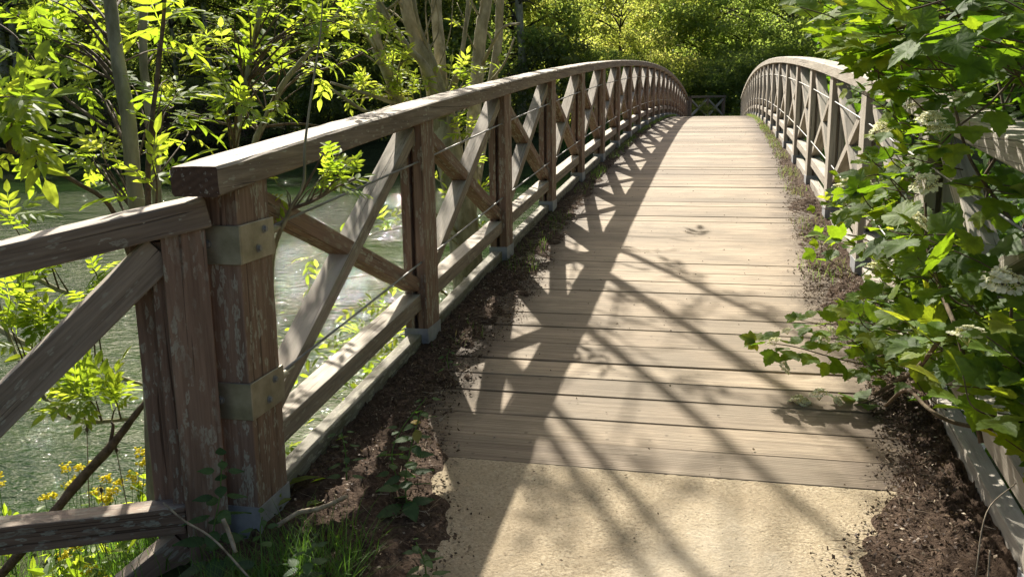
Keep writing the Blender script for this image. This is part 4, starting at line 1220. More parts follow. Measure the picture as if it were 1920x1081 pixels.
for poly, (d0, d1), cnt, size in regions:
    xs_ = [p[0] for p in poly]; ys_ = [p[1] for p in poly]
    made = 0
    while made < cnt // 2:
        x, y = rng.uniform(min(xs_), max(xs_)), rng.uniform(min(ys_), max(ys_))
        if not in_poly(x, y, poly): continue
        d = rng.uniform(d0, d1)
        e = at(x, y, d)
        root = e + np.array([rng.uniform(0.12, 0.3), rng.uniform(-0.1, 0.15), rng.uniform(-0.2, 0.02)])
        mid = (root + e) / 2 + rng.normal(size=3) * 0.03
        leafy_stem(gl, gt, [root, mid, e], 2 if rng.random() < 0.6 else 3, size * (0.8 if rng.random() < 0.4 else 1.0), 0.0028, vr=(0.0, 0.55) if y < 200 and x > 1640 else (0.1, 0.9), end=3)  # lower values paint the upper right overhang as shaded leaves
        made += 1
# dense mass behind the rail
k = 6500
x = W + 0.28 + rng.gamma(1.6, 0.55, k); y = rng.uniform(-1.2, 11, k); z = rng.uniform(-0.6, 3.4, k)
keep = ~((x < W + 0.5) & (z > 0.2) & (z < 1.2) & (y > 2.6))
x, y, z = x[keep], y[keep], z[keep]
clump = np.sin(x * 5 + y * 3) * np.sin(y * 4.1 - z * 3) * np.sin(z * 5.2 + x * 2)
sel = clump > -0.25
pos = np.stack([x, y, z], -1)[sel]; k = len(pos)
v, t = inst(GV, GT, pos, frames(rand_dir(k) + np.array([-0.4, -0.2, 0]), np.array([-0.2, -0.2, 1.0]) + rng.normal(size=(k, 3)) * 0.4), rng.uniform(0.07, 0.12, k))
gl.add(v, t, np.repeat(rng.uniform(0, 0.2, k), len(GV)))  # lowest leaf values: shade behind the rail is put into the colour
# canopy above and over the rail further on (kept above the handrail)
k = 2600
y = rng.uniform(0.6, 5.5, k); x = W - 0.35 + rng.gamma(2, 0.45, k) - 0.05 * y; z = float(0) + deckz(y) + 1.62 + 0.10 * y + rng.gamma(1.5, 0.42, k)
pos = np.stack([x, y, z], -1)
v, t = inst(GV, GT, pos, frames(rand_dir(k), np.array([-0.15, -0.25, 1.0]) + rng.normal(size=(k, 3)) * 0.4), rng.uniform(0.06, 0.1, k))
gl.add(v, t, np.repeat(rng.uniform(0.1, 0.8, k), len(GV)))

# unseen higher leaves, added to keep the inside of the bush in shade
k = 3600
y = rng.uniform(0.4, 8, k); x = W + 0.15 + rng.gamma(2, 0.6, k); z = rng.uniform(2.5, 4.6, k)
v, t = inst(GV, GT, np.stack([x, y, z], -1), frames(rand_dir(k), np.array([-0.15, 0.25, 1.0]) + rng.normal(size=(k, 3)) * 0.4), rng.uniform(0.08, 0.13, k))
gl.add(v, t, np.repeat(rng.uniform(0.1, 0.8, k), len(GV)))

# explicit sprays
def spx(pts): return [at(*p) for p in pts]
leafy_stem(gl, gt, spx([(1700, 712, 3.75), (1650, 690, 3.8), (1570, 672, 3.85), (1490, 650, 3.9), (1425, 640, 3.95)]), 9, 0.082, 0.004, end=7)
leafy_stem(gl, gt, spx([(1700, 712, 3.75), (1640, 748, 3.75), (1570, 765, 3.8), (1520, 775, 3.85), (1490, 770, 3.9)]), 8, 0.072, 0.004, end=7)
leafy_stem(gl, gt, spx([(1650, 690, 3.8), (1600, 640, 3.85), (1545, 610, 3.95), (1500, 600, 4.0)]), 7, 0.075, 0.003, end=5)
leafy_stem(gl, gt, spx([(1990, 60, 2.5), (1925, 120, 2.5), (1860, 190, 2.5), (1800, 235, 2.5), (1765, 270, 2.5)]), 4, 0.085, 0.005, end=4)
tube(gt, smooth_path(stem_px([(1970, -10, 2.7, 12), (1860, 12, 2.8, 10), (1780, 30, 2.9, 9), (1680, 55, 3.0, 7), (1620, 80, 3.1, 5)]), 5), 8)
tube(gt, smooth_path(stem_px([(1960, 800, 2.7, 9), (1880, 805, 2.7, 9), (1790, 792, 2.75, 8), (1740, 765, 2.8, 7), (1700, 730, 3.1, 8), (1660, 760, 3.3, 5)]), 5), 8)
tube(gt, smooth_path(stem_px([(1760, 640, 2.7, 9), (1720, 690, 3.0, 10), (1690, 710, 3.6, 10), (1640, 740, 3.75, 6)]), 5), 8)
for a in ([(1840, 830, 2.6, 10), (1800, 640, 2.65, 9), (1770, 560, 2.8, 8), (1740, 470, 3.0, 6), (1735, 380, 3.0, 5)], [(1900, 760, 2.5, 9), (1895, 640, 2.45, 7), (1898, 540, 2.4, 5)], [(1900, 420, 2.9, 8), (1820, 300, 3.0, 6), (1790, 200, 3.0, 5)]):
    tube(gt, smooth_path(stem_px(a), 5), 7)
for i in range(14):     # main stems inside the bush
    bx_, by_ = W + rng.uniform(0.4, 1.2), rng.uniform(-0.3, 6)
    pth = [(bx_, by_, -0.4, 0.016)]
    for j in range(1, 5): pth.append((bx_ + abs(rng.normal()) * 0.08 * j + 0.03 * j, by_ + rng.normal() * 0.1 * j, -0.4 + 0.75 * j, 0.016 - 0.003 * j))
    tube(gt, smooth_path(pth, 5), 7)
link('stems', gt.mesh('stems', True), M['twig'], gb)
link('foliage', gl.mesh('foliage', True), M['guelder'], gb)
fl = [(1735, 345, 3.0, 1.15), (1722, 415, 3.0, 1.1), (1815, 627, 2.45, 1.15), (1885, 528, 2.38, 1.3), (1745, 225, 2.5, 1.0), (1765, 245, 2.48, 0.9), (1680, 5, 3.6, 0.9), (1655, 240, 3.7, 0.95), (1645, 250, 3.8, 0.9),
      (1590, 345, 4.2, 0.95), (1575, 350, 4.3, 0.9), (1620, 345, 4.1, 1.0), (1600, 400, 4.2, 0.8), (1640, 500, 3.6, 0.95), (1655, 495, 3.7, 0.8), (1690, 590, 3.5, 0.8), (1660, 545, 3.7, 0.8), (1450, 640, 3.9, 0.75), (1472, 688, 3.85, 0.75),
      (1475, 620, 3.95, 0.6), (1495, 748, 3.8, 0.9), (1535, 738, 3.75, 1.0), (1510, 755, 3.8, 0.8), (1570, 750, 3.75, 0.6), (1545, 635, 3.9, 0.6), (1560, 620, 3.9, 0.6), (1700, 410, 3.3, 0.9), (1800, 180, 2.7, 0.5), (1630, 360, 4.0, 0.8), (1710, 200, 3.4, 0.6), (1640, 590, 3.8, 0.7)]
for i, (x, y, d, s) in enumerate(fl):
    o = bpy.data.objects.new('flower_head', flower_meshes[i % 3])
    if not flower_meshes[i % 3].materials: flower_meshes[i % 3].materials.append(M['petal'])
    col.objects.link(o)
    o.parent = gb
    o.location = Vector(at(x, y, d)) - Vector(GB)
    o.rotation_euler = (rng.uniform(-0.15, 0.75), rng.uniform(-0.5, 0.3), rng.uniform(0, 6.28))
    o.scale = (s * 0.92, s * 0.92, s * 0.9)

# ------------------------------------------------------------------ small plants
def nettle(name, label, pts, nodes, size, vr=(0.0, 0.8)):
    gl, gt = Geo(), Geo()
    p = smooth_path([(*q, 0.0025 * (1 - 0.5 * i / len(pts))) for i, q in enumerate(pts)], 6)
    tube(gt, p, 6)
    pos, dr, nr, sc, vv = [], [], [], [], []
    nodes = int(nodes * 1.5)
    for i in range(nodes):
        f = 0.12 + 0.88 * i / max(1, nodes - 1)
        q = p[min(len(p) - 1, int(f * (len(p) - 1)))]
        a0 = (i % 2) * math.pi / 2 + rng.uniform(-0.3, 0.3) + 0.6
        for sg in (0, math.pi):
            a = a0 + sg
            dd = np.array([math.cos(a), math.sin(a), rng.uniform(-0.35, 0.25)])
            pos.append(q[:3] + dd * 0.018); dr.append(dd); nr.append(np.array([0, -0.15, 1.0]) + rng.normal(size=3) * 0.2)
            sc.append(size * 1.25 * (1 - 0.5 * f) * rng.uniform(0.8, 1.15)); vv.append(rng.uniform(*vr))
    v, t = inst(NV, NT, np.array(pos), frames(np.array(dr), np.array(nr)), np.array(sc))
    gl.add(v, t, np.repeat(vv, len(NV)))
    r_ = thing(name, label, 'nettle', tuple(p[0][:3]), 'nettles by the first post')
    link('stem', gt.mesh('stem', True), M['grass'], r_); link('foliage', gl.mesh('foliage'), M['nettle'], r_)
nettle('nettle', 'tall dark nettle climbing the face of the big bracketed post', spx([(405, 1075, 2.6), (400, 1000, 2.62), (412, 930, 2.64), (416, 860, 2.66)]), 7, 0.085)
nettle('nettle', 'dark nettle standing in front of the steel shoe of the big post', spx([(492, 1085, 2.5), (490, 1020, 2.52), (488, 990, 2.55), (492, 968, 2.56)]), 3, 0.05)
nettle('nettle', 'nettle with yellowing lower leaves on the soil beside the first bay', spx([(765, 965, 3.0), (760, 900, 3.05), (772, 830, 3.1), (790, 770, 3.15)]), 8, 0.08, (0.0, 1.0))
nettle('nettle', 'slim nettle just behind the yellow leaved one near the edge beam', spx([(745, 900, 3.2), (735, 850, 3.2), (755, 800, 3.25), (800, 745, 3.3)]), 5, 0.05)
nettle('nettle', 'small nettle sprouting from soil at the foot of the edge beam in the first bay', spx([(650, 900, 3.0), (648, 850, 3.0), (640, 810, 3.0)]), 5, 0.045)
nettle('nettle', 'low nettle on the soil nearest the slab edge at the frame bottom', spx([(800, 1085, 2.6), (795, 1050, 2.6), (780, 1015, 2.62)]), 4, 0.05)
nettle('nettle', 'dark nettle between the shoe plate and the long grass', spx([(545, 1090, 2.5), (575, 1050, 2.5), (590, 1010, 2.52)]), 4, 0.055)
nettle('nettle', 'pair-leaved nettle tucked under the shoe of the second post', spx([(842, 690, 3.9), (838, 670, 3.9), (843, 655, 3.9)]), 3, 0.03)

def blades(g, pos, L, wid, lean, vr):
    k = len(pos)
    a = rng.uniform(0, 6.28, k); ln = lean * rng.uniform(0.3, 1.3, k); LL = L * rng.uniform(0.5, 1.2, k)
    dirx = np.stack([np.cos(a), np.sin(a), np.zeros(k)], -1)
    side = np.stack([-np.sin(a), np.cos(a), np.zeros(k)], -1) * (wid * rng.uniform(0.6, 1.2, k))[:, None]
    vs = []
    for f in (0, 0.35, 0.7, 1.0):
        c = pos + np.array([0, 0, 1.0]) * (LL * f * (1 - 0.25 * ln * f))[:, None] + dirx * (LL * ln * f * f)[:, None]
        w_ = (1 - f) ** 0.6 * 0.5 if f < 1 else 0.0
        if f < 1: vs += [c - side * w_, c + side * w_]
        else: vs += [c]
    v = np.stack(vs, 1)
    t0 = np.array([(0, 1, 3), (0, 3, 2), (2, 3, 5), (2, 5, 4), (4, 5, 6)])
    t = (t0[None] + (np.arange(k) * 7)[:, None, None]).reshape(-1, 3)
    g.add(v.reshape(-1, 3), t, np.repeat(rng.uniform(vr[0], vr[1], k), 7))
# grass at the foot of the big post
g = Geo()
k = 2600
x = rng.uniform(0.02, 0.42, k); y = rng.uniform(-0.95, -0.02, k)
pos = np.stack([x, y, deckz(y) + 0.0], -1)
keepm = (np.hypot(x - 0.22, (y + 0.48) * 0.7) < 0.24 + 0.05 * rng.normal(size=k)) & ~((y > -0.34) & (x < 0.12))
blades(g, pos[keepm], 0.20, 0.0045, 0.7, (0.0, 0.75))
k = 90
x = rng.uniform(-0.45, 0.1, k); y = rng.uniform(-1.0, -0.2, k)
blades(g, np.stack([x, y, ground_h(x, y)], -1), 0.2, 0.004, 0.5, (0.1, 0.85))
tag(link('grass', g.mesh('grass'), M['grass']), 'long green grass at the foot of the big bracketed post', kind='stuff')
# dry and green grass fringes by the edge beams further along
g = Geo()
for left in (True, False):
    k = 3400
    y = np.concatenate([rng.uniform(1.6, 8, k // 3), rng.uniform(8, 26, k - k // 3)])
    e = dirt_left_edge(y) if left else dirt_right_edge(y)
    x = (0.02 + (e - 0.05) * rng.random(len(y)) ** 1.3) if left else (W - 0.02 - (W - e) * rng.random(len(y)) ** 1.2)
    dens = (np.sin(y * 3.1) * np.sin(y * 1.27 + 1) + 0.25 + (y > 9) * 0.6) > rng.random(len(y))
    p_ = np.stack([x, y, deckz(y) + 0.015], -1)[dens]
    blades(g, p_, 0.075, 0.004, 0.8, (0.3, 1.0) if left else (0.75, 1.0))
tag(link('grass', g.mesh('grass'), M['grass']), 'short dry grass fringe along both edges of the deck', kind='stuff')

# bank vegetation: grass and broad leaves as ground cover
g = Geo()
k = 26000
x = rng.uniform(-5.5, 0.3, k); y = rng.uniform(-2.5, 4.6, k)
z = ground_h(x, y)
ok = (z > WL + 0.03) & (x < 0.0) & ~((x > -0.6) & (y < -0.2) & (rng.random(k) < 0.75))
p_ = np.stack([x, y, z], -1)[ok]
blades(g, p_, 0.16, 0.006, 0.6, (0.1, 0.85))
k = 2500
x = -1.0 + rng.normal(size=k) * 0.75; y = 5.7 + rng.normal(size=k) * 0.75; z = ground_h(x, y); ok = z > WL
blades(g, np.stack([x, y, z], -1)[ok], 0.22, 0.01, 0.7, (0.2, 0.9))
k = 3500
x = rng.uniform(-6, 10, k); y = 35.4 + rng.random(k) * 3; z = ground_h(x, y)
blades(g, np.stack([x, y, z], -1), 0.6, 0.03, 0.7, (0.1, 0.7))
tag(link('grass', g.mesh('grass'), M['grass']), 'rough green grass covering the river banks', kind='stuff')
g = Geo()
k = 5200
x = rng.uniform(-5.0, 0.1, k); y = rng.uniform(-2.0, 4.6, k); z = ground_h(x, y); ok = (z > WL + 0.05) & (np.sin(x * 3.3) * np.sin(y * 2.9 + 1) > -0.35) & ~((x > -0.75) & (y < -0.1))
x, y, z = x[ok], y[ok], z[ok]; k = len(x)
v, t = inst(LV, LT, np.stack([x, y, z + rng.uniform(0.03, 0.2, k)], -1), frames(rand_dir(k) * [1, 1, 0.4], rand_dir(k, 2.2)), rng.uniform(0.05, 0.13, k))
g.add(v, t, np.repeat(rng.uniform(0.1, 0.9, k), len(LV)))
k = 1400
x = -1.0 + rng.normal(size=k) * 0.7; y = 5.4 + rng.normal(size=k) * 0.7; z = ground_h(x, y)
v, t = inst(LV, LT, np.stack([x, y, np.maximum(z, WL) + rng.uniform(0.05, 0.7, k)], -1), frames(rand_dir(k) * [1, 1, 0.5], rand_dir(k, 2.0)), rng.uniform(0.06, 0.14, k))
g.add(v, t, np.repeat(rng.uniform(0.3, 1, k), len(LV)))
tag(link('undergrowth', g.mesh('undergrowth'), M['ash']), 'bright leafy weeds on the near bank and round the tree foot', kind='stuff')

# yellow flowering weeds on the bank
ov = np.array([(1, 0, 0), (-1, 0, 0), (0, 1, 0), (0, -1, 0), (0, 0, 1), (0, 0, -1)], float)
ot = np.array([(0, 2, 4), (2, 1, 4), (1, 3, 4), (3, 0, 4), (2, 0, 5), (1, 2, 5), (3, 1, 5), (0, 3, 5)])
def yellow_weed(label, x, y, d, hpx, nfl):
    top = at(x, y, d); base = top.copy(); base[2] = float(ground_h(top[0], top[1]))
    if base[2] < WL: base[2] = WL - 0.05
    gt, gl, gf = Geo(), Geo(), Geo()
    tips = []
    for i in range(nfl):
        e = top + rng.normal(size=3) * [0.05, 0.05, 0.035]
        m1 = (base + e) / 2 + rng.normal(size=3) * 0.02
        tube(gt, smooth_path([(*base, 0.0035), (*m1, 0.0025), (*e, 0.0012)], 4), 4, 0.3)
        tips.append(e)
    k = 16
    f = rng.uniform(0.1, 0.85, k)[:, None]
    pos = base * (1 - f) + top * f + rng.normal(size=(k, 3)) * 0.012
    v, t = inst(LV, LT, pos, frames(rand_dir(k, 0.3), rand_dir(k, 2)), rng.uniform(0.04, 0.09, k)); gl.add(v, t, np.repeat(rng.uniform(0.2, 0.8, k), len(LV)))
    clusters = []
    for e in tips:
        gf = Geo()
        clusters.append(gf)
        k = 26
        pos = e + np.clip(rng.normal(size=(k, 3)), -1.6, 1.6) * [0.015, 0.015, 0.010]
        v, t = inst(ov * [1, 1, 0.4], ot, pos, frames(rand_dir(k), rand_dir(k, 2)), rng.uniform(0.006, 0.011, k)); gf.add(v, t, np.repeat(rng.random(k), 6))
    r_ = thing('yellow_weed', label, 'wildflower', tuple(base), 'yellow flowering weeds on the bank')
    link('stem', gt.mesh('stem'), M['grass'], r_); link('foliage', gl.mesh('foliage'), M['ash'], r_); [link('flower_cluster', q.mesh('flower_cluster'), M['yellow'], r_) for q in clusters]
for lab, x, y, d, n in [('yellow flowered weed against the outer upright of the wing post', 257, 850, 4.0, 3), ('bushy yellow weed low between dead bough and wing post', 222, 915, 4.1, 6), ('two-headed yellow weed left of the dead bough', 148, 870, 4.3, 4),
                        ('small yellow weed nearest the frame edge above the bottom rail', 100, 915, 4.3, 3), ('lone yellow bloom at the water margin far left', 8, 905, 4.5, 3), ('yellow weed poking up just below the bottom rail', 135, 1022, 3.8, 2), ('lowest yellow weed beside the lower brace', 195, 1068, 3.6, 3), ('thin yellow weed right behind the dead bough tip', 190, 905, 4.4, 3)]:
    yellow_weed(lab, x, y, d, 0, n)
# teasels
for lab, x, y, d in [('dry brown teasel head standing left above the dead bough', 163, 805, 3.95), ('dry brown teasel head close to the wing post', 218, 843, 3.9), ('low dry teasel head beside the yellow weeds', 190, 918, 3.95)]:
    e = at(x, y, d); base = e.copy(); base[2] = float(ground_h(e[0], e[1])) - 0.02; base[:2] += rng.normal(size=2) * 0.1
    r_ = thing('teasel', lab, 'teasel', tuple(base), 'dry teasels behind the wing fence')
    g = Geo(); tube(g, smooth_path([(*base, 0.004), (*((base + e) / 2 + rng.normal(size=3) * 0.04), 0.003), (*e, 0.002)], 5), 5, 0.5); link('stem', g.mesh('stem', True), M['twig_pale'], r_)
    g = Geo(); k = 260
    u = rand_dir(k); c = e + u * [0.012, 0.012, 0.02]
    sv = np.array([(-0.06, 0, 0), (0.06, 0, 0), (0, 1, 0)]); 
    v, t = inst(sv, np.array([(0, 1, 2)]), c, frames(u + [0, 0, 0.3], rand_dir(k)), rng.uniform(0.006, 0.011, k)); g.add(v, t, 0.5)
    v, t = inst(ov, ot, e[None], np.eye(3)[None], np.array([[0.011, 0.011, 0.019]])); g.add(v, t, 0.3)
    link('seed_head', g.mesh('seed_head'), M['twig'], r_)
# dead twigs at the foot of the post
for lab, pts, w in [('thin rusty dead stem leaning across the wing post foot', [(470, 1085, 2.45), (400, 1010, 2.5), (345, 975, 2.5), (306, 942, 2.52)], 4), ('curved dry root lying by the shoe plate', [(520, 985, 2.7), (560, 960, 2.75), (600, 952, 2.8), (650, 930, 2.9)], 9),
                    ('short broken stick propped against the shoe plate', [(418, 972, 2.55), (430, 1000, 2.55), (442, 1035, 2.53)], 8), ('dry pale stalk standing against the bleached edge beam', [(1828, 1085, 2.3), (1850, 960, 2.35), (1905, 905, 2.4)], 2.5), ('short dry stalk in the soil near the bleached edge beam', [(1852, 1090, 2.25), (1856, 1030, 2.27)], 3)]:
    g = Geo(); tube(g, smooth_path([(*at(*q), 0.5 * w * q[2] / FPX) for q in pts], 6), 6, bump=0.08)
    tag(link('dead_twig', g.mesh('dead_twig', True), M['twig_pale']), lab, 'twig')
# pale stones at the water margin
stv = None
for i, (x, y, d, s) in enumerate([(60, 1050, 4.6, 0.10), (110, 1040, 4.6, 0.08), (30, 1065, 4.5, 0.07), (590, 830, 4.6, 0.06), (570, 850, 4.6, 0.05)]):
    bm = bmesh.new(); bmesh.ops.create_icosphere(bm, subdivisions=3, radius=1)
    for v_ in bm.verts:
        c = v_.co; c *= 1 + 0.18 * math.sin(3 * c.x + i) * math.sin(2.5 * c.y + 2 * i) + 0.06 * math.sin(9 * c.z + 7 * c.x)
        c.z *= 0.5; c.x *= 1.4
    bmesh.ops.scale(bm, vec=(s, s, s), verts=bm.verts)
    me = bpy.data.meshes.new('stone'); bm.to_mesh(me); bm.free()
    for p_ in me.polygons: p_.use_smooth = True
    o = link('stone', me, M['twig_pale']); P = at(x, y, d)
    o.location = (P[0], P[1], max(float(ground_h(P[0], P[1])), WL) + s * 0.2)
    tag(o, ['largest pale stone at the water margin below the wing fence', 'pale stone just right of the largest at the water margin', 'smallest pale stone at the frame corner by the water', 'pale stone seen under the edge beam of the first bay', 'lower pale stone under the edge beam of the first bay'][i], 'stone', 'pale stones on the near bank')

# ------------------------------------------------------------------ far bank trees
card = np.array([(0, -0.5, 0), (0.42, 0.05, 0.10), (0, 0.6, 0), (-0.42, 0.05, 0.10)])
cardt = np.array([(0, 1, 2), (0, 2, 3)])
def crown_mesh(name, seed, height, rad, n, size, zlow=0.3, clumps=90):
    r_ = np.random.default_rng(seed)
    cz = r_.uniform(zlow, height, clumps)
    f = (cz - zlow) / (height - zlow)
    rr = rad * np.sqrt(np.clip(1 - (1.6 * (f - 0.42)) ** 2 * 0.9, 0.08, 1)) * r_.uniform(0.35, 1.0, clumps) ** 0.5
    a = r_.uniform(0, 6.28, clumps)
    c = np.stack([rr * np.cos(a), rr * np.sin(a), cz], -1)
    cs = r_.uniform(0.22, 0.6, clumps) * rad / 3.2
    idx = r_.integers(0, clumps, n)
    off = r_.normal(size=(n, 3)) * cs[idx][:, None] * [1, 1, 0.5]
    pos = c[idx] + off
    pos[:, 2] = np.maximum(pos[:, 2], 0.02)
    nr = r_.normal(size=(n, 3)) * 0.7 + [0, 0, 1.0]
    v, t = inst(card, cardt, pos, frames(r_.normal(size=(n, 3)), nr), size * r_.uniform(0.6, 1.25, n))
    cv = r_.random(clumps)
    g = Geo(); g.add(v, t, np.repeat(np.clip(0.6 * cv[idx] + 0.4 * r_.random(n), 0, 1), 4))
    return g.mesh(name), c
def trunk_mesh(name, seed, height, r0, centres, nb=26):
    r_ = np.random.default_rng(seed)
    g = Geo()
    p = [(0, 0, -0.3, r0 * 1.3)]
    x = y = 0.0
    for j in range(1, 7):
        x += r_.normal() * 0.12; y += r_.normal() * 0.12
        p.append((x, y, height * 0.8 * j / 6, r0 * (1 - 0.13 * j)))
    p = smooth_path(p, 4); tube(g, p, 9)
    for i in range(nb):
        c = centres[r_.integers(0, len(centres))]
        q = p[np.argmin(np.abs(p[:, 2] - max(0.5, c[2] - 0.9)))]
        mid = (q[:3] + c) / 2 + np.array([0, 0, 0.15])
        tube(g, smooth_path([(*q[:3], r0 * 0.32), (*mid, r0 * 0.2), (*c, r0 * 0.06)], 3), 5)
    return g.mesh(name, True)
protos = []
for i, (h, rad, n, size, zl) in enumerate([(8.5, 3.4, 15000, 0.16, 0.5), (8.0, 3.0, 14000, 0.15, 0.2), (9, 3.8, 17000, 0.16, 1.0), (4.0, 2.3, 9000, 0.13, 0.0), (3.0, 2.0, 8000, 0.12, 0.0)]):
    cm, cc = crown_mesh('crown', 50 + i, h, rad, n, size, zl, 110 if i < 3 else 60)
    tm = trunk_mesh('trunk', 80 + i, h, 0.17 if i < 3 else 0.05, cc, 30 if i < 3 else 18)
    protos.append((cm, tm))
cache = {}
def proto_mats(i, mat):
    if (i, mat) not in cache:
        cm = protos[i][0].copy(); cm.materials.append(M[mat]); tm = protos[i][1]
        if not tm.materials: tm.materials.append(M['bark_dark'])
        cache[(i, mat)] = (cm, tm)
    return cache[(i, mat)]
def far_tree(name, label, cat, i, mat, x, y, s=1.0, group=None, zs=1.0):
    cm, tm = proto_mats(i, mat)
    z = float(ground_h(x, y))
    r_ = thing(name, label, cat, (x, y, z), group)
    r_.rotation_euler = (0, 0, rng.uniform(0, 6.28)); r_.scale = (s, s, s * zs * rng.uniform(0.92, 1.08))
    for nm, me in (('trunk', tm), ('crown', cm)):
        o = bpy.data.objects.new(nm, me); col.objects.link(o); o.parent = r_
def pxy(px, dist):
    """ground position seen in photo column px at a distance"""
    p = at(px, 180, dist); return p[0], p[1]
ordn = ['first', 'second', 'third', 'fourth', 'fifth', 'sixth', 'seventh', 'eighth', 'ninth', 'tenth', 'eleventh', 'twelfth', 'thirteenth', 'fourteenth']
# lit trees behind the far end of the bridge
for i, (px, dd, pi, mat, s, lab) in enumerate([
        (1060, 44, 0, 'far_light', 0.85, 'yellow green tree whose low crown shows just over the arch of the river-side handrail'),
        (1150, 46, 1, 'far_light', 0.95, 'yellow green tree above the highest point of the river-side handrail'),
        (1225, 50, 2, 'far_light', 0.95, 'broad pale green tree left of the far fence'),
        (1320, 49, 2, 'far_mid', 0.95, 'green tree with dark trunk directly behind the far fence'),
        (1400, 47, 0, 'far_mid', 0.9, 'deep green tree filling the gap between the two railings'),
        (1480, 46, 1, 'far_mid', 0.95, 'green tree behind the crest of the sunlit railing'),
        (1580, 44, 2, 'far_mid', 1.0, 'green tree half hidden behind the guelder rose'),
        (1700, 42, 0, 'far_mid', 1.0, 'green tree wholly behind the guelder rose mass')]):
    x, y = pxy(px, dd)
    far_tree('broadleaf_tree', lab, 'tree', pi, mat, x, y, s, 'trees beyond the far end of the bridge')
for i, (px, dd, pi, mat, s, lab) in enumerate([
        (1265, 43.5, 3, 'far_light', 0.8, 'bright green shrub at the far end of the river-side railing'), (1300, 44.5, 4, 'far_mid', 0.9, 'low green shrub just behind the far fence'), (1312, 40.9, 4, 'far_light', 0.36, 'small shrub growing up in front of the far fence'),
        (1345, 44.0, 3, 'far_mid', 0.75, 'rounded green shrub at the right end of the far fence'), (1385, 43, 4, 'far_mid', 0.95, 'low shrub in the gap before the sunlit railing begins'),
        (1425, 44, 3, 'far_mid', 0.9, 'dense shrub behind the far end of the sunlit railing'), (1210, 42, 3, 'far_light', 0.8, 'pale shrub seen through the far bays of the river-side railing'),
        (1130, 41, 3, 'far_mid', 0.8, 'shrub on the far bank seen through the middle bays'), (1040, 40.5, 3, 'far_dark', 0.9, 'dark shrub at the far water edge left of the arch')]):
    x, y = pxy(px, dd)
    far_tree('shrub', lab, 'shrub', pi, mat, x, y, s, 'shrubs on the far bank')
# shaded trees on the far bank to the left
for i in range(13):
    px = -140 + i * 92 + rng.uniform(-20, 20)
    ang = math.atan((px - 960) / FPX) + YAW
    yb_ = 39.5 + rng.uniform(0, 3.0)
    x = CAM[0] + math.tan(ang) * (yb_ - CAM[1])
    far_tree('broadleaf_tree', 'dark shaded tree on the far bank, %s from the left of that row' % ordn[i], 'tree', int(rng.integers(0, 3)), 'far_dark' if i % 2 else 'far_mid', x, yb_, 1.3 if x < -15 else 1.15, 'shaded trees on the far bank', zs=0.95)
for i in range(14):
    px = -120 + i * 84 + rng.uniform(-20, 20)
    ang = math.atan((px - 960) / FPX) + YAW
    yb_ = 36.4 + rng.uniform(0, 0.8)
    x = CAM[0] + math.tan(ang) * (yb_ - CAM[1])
    far_tree('shrub', 'dark shrub overhanging the far water edge, %s from the left of that row' % ordn[i], 'shrub', 3 + i % 2, 'far_dark' if i % 4 else 'far_mid', x, yb_, rng.uniform(0.6, 0.85), 'dark shrubs along the far water edge')
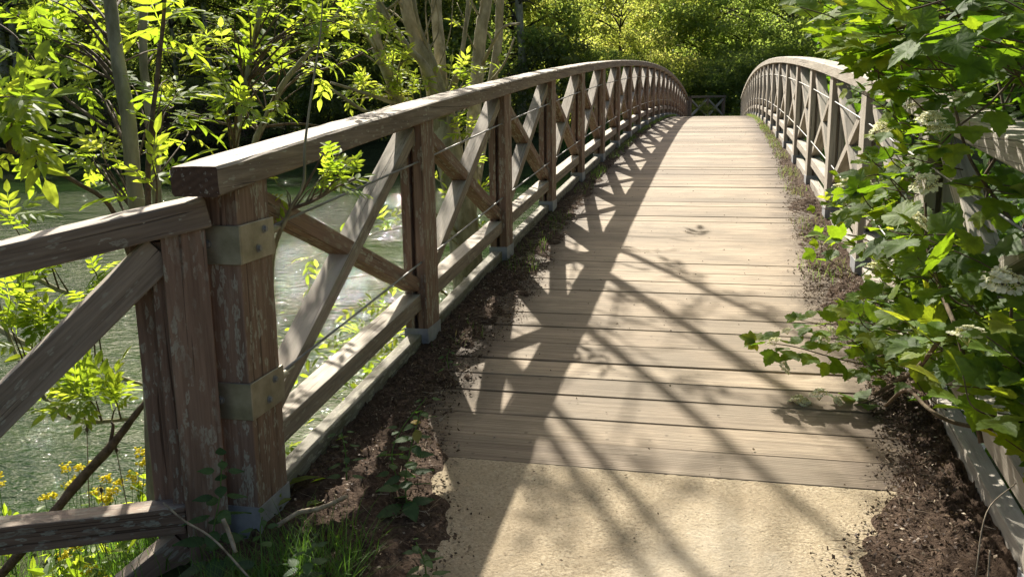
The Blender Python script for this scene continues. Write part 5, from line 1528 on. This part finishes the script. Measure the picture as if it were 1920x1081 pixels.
# bare trunks that show pale in the dark wood
for i, (px, w) in enumerate([(38, 0.55), (62, 0.45), (412, 0.3), (350, 0.25), (980, 0.4)]):
    ang = math.atan((px - 960) / FPX) + YAW; yb_ = 37.6
    x = CAM[0] + math.tan(ang) * (yb_ - CAM[1]); z = float(ground_h(x, yb_))
    g = Geo(); tube(g, smooth_path([(x, yb_, z - 0.3, w * 0.6), (x + 0.1, yb_, z + 3, w * 0.45), (x - 0.1, yb_ + 0.2, z + 7, w * 0.38), (x + 0.3, yb_, z + 11, w * 0.2)], 5), 10, bump=0.03)
    r_ = thing('bare_tree', ['thick grey trunk deep in the shade at the far left', 'second grey trunk close beside the thick one at far left', 'slim grey trunk behind the second ash sapling', 'slender dark trunk between the two ash saplings', 'dark leaning trunk in the gap left of the yellow green trees'][i], 'tree', (x, yb_, z), 'bare trunks in the far wood')
    link('trunk', g.mesh('trunk', True), M['bark'], r_)
    g = Geo()
    for _ in range(30):
        zz = z + rng.uniform(1.5, 10); e = np.array([x, yb_, zz]) + rng.normal(size=3) * [1.2, 0.8, 0.8]
        tube(g, smooth_path([(x, yb_, zz - 0.4, 0.05), (*((np.array([x, yb_, zz]) + e) / 2 + rng.normal(size=3) * 0.1), 0.03), (*e, 0.01)], 3), 5)
    link('branches', g.mesh('branches', True), M['bark_dark'], r_)
# tangles of bare twigs over the far water edge
for i, px in enumerate((230, 330, 430)):
    ang = math.atan((px - 960) / FPX) + YAW; yb_ = 35.3
    x = CAM[0] + math.tan(ang) * (yb_ - CAM[1])
    g = Geo()
    for _ in range(90):
        b0 = np.array([x + rng.normal() * 0.8, yb_ + 0.6, -0.6 + rng.random() * 1.5]); L_ = rng.uniform(0.8, 2.4)
        d_ = np.array([rng.normal() * 0.9, -0.8, rng.uniform(0.0, 0.9)])
        m1 = b0 + d_ * L_ * 0.5 + rng.normal(size=3) * 0.15; e = b0 + d_ * L_ + np.array([0, 0, -0.6 * L_ * rng.random()]) + rng.normal(size=3) * 0.2
        tube(g, smooth_path([(*b0, 0.02), (*m1, 0.014), (*e, 0.006)], 4), 4)
    tag(link('bare_bush', g.mesh('bare_bush', True), M['twig']), ['tangle of bare twigs over the far water behind the ash stems', 'tangle of bare brown twigs left of the big handrail end', 'tangle of bare twigs above the big handrail end'][i], 'bush', 'bare twig tangles on the far bank')
# the wood behind, one continuous mass
g = Geo()
k = 90000
a = rng.uniform(R(-52), R(28), k); dist = rng.uniform(60, 76, k)
x = CAM[0] + np.sin(a) * dist; y = CAM[1] + np.cos(a) * dist
okk = y > 44
x, y, a = x[okk], y[okk], a[okk]; k = len(x)
z = ground_h(x, y) + rng.uniform(0, 1, k) * np.where(a < R(-16), 10.5, 8.0)
cl = np.sin(x * 0.9) * np.sin(y * 0.8 + z * 0.6) * np.sin(z * 1.1 + x * 0.4)
v, t = inst(card, cardt, np.stack([x, y, z], -1) + rng.normal(size=(k, 3)) * 0.3, frames(rng.normal(size=(k, 3)), rng.normal(size=(k, 3)) * 0.7 + [0, 0, 1.0]), rng.uniform(0.3, 0.6, k))
g.add(v, t, np.repeat(np.clip(0.5 + 0.4 * cl + 0.15 * rng.normal(size=k), 0, 1), 4))
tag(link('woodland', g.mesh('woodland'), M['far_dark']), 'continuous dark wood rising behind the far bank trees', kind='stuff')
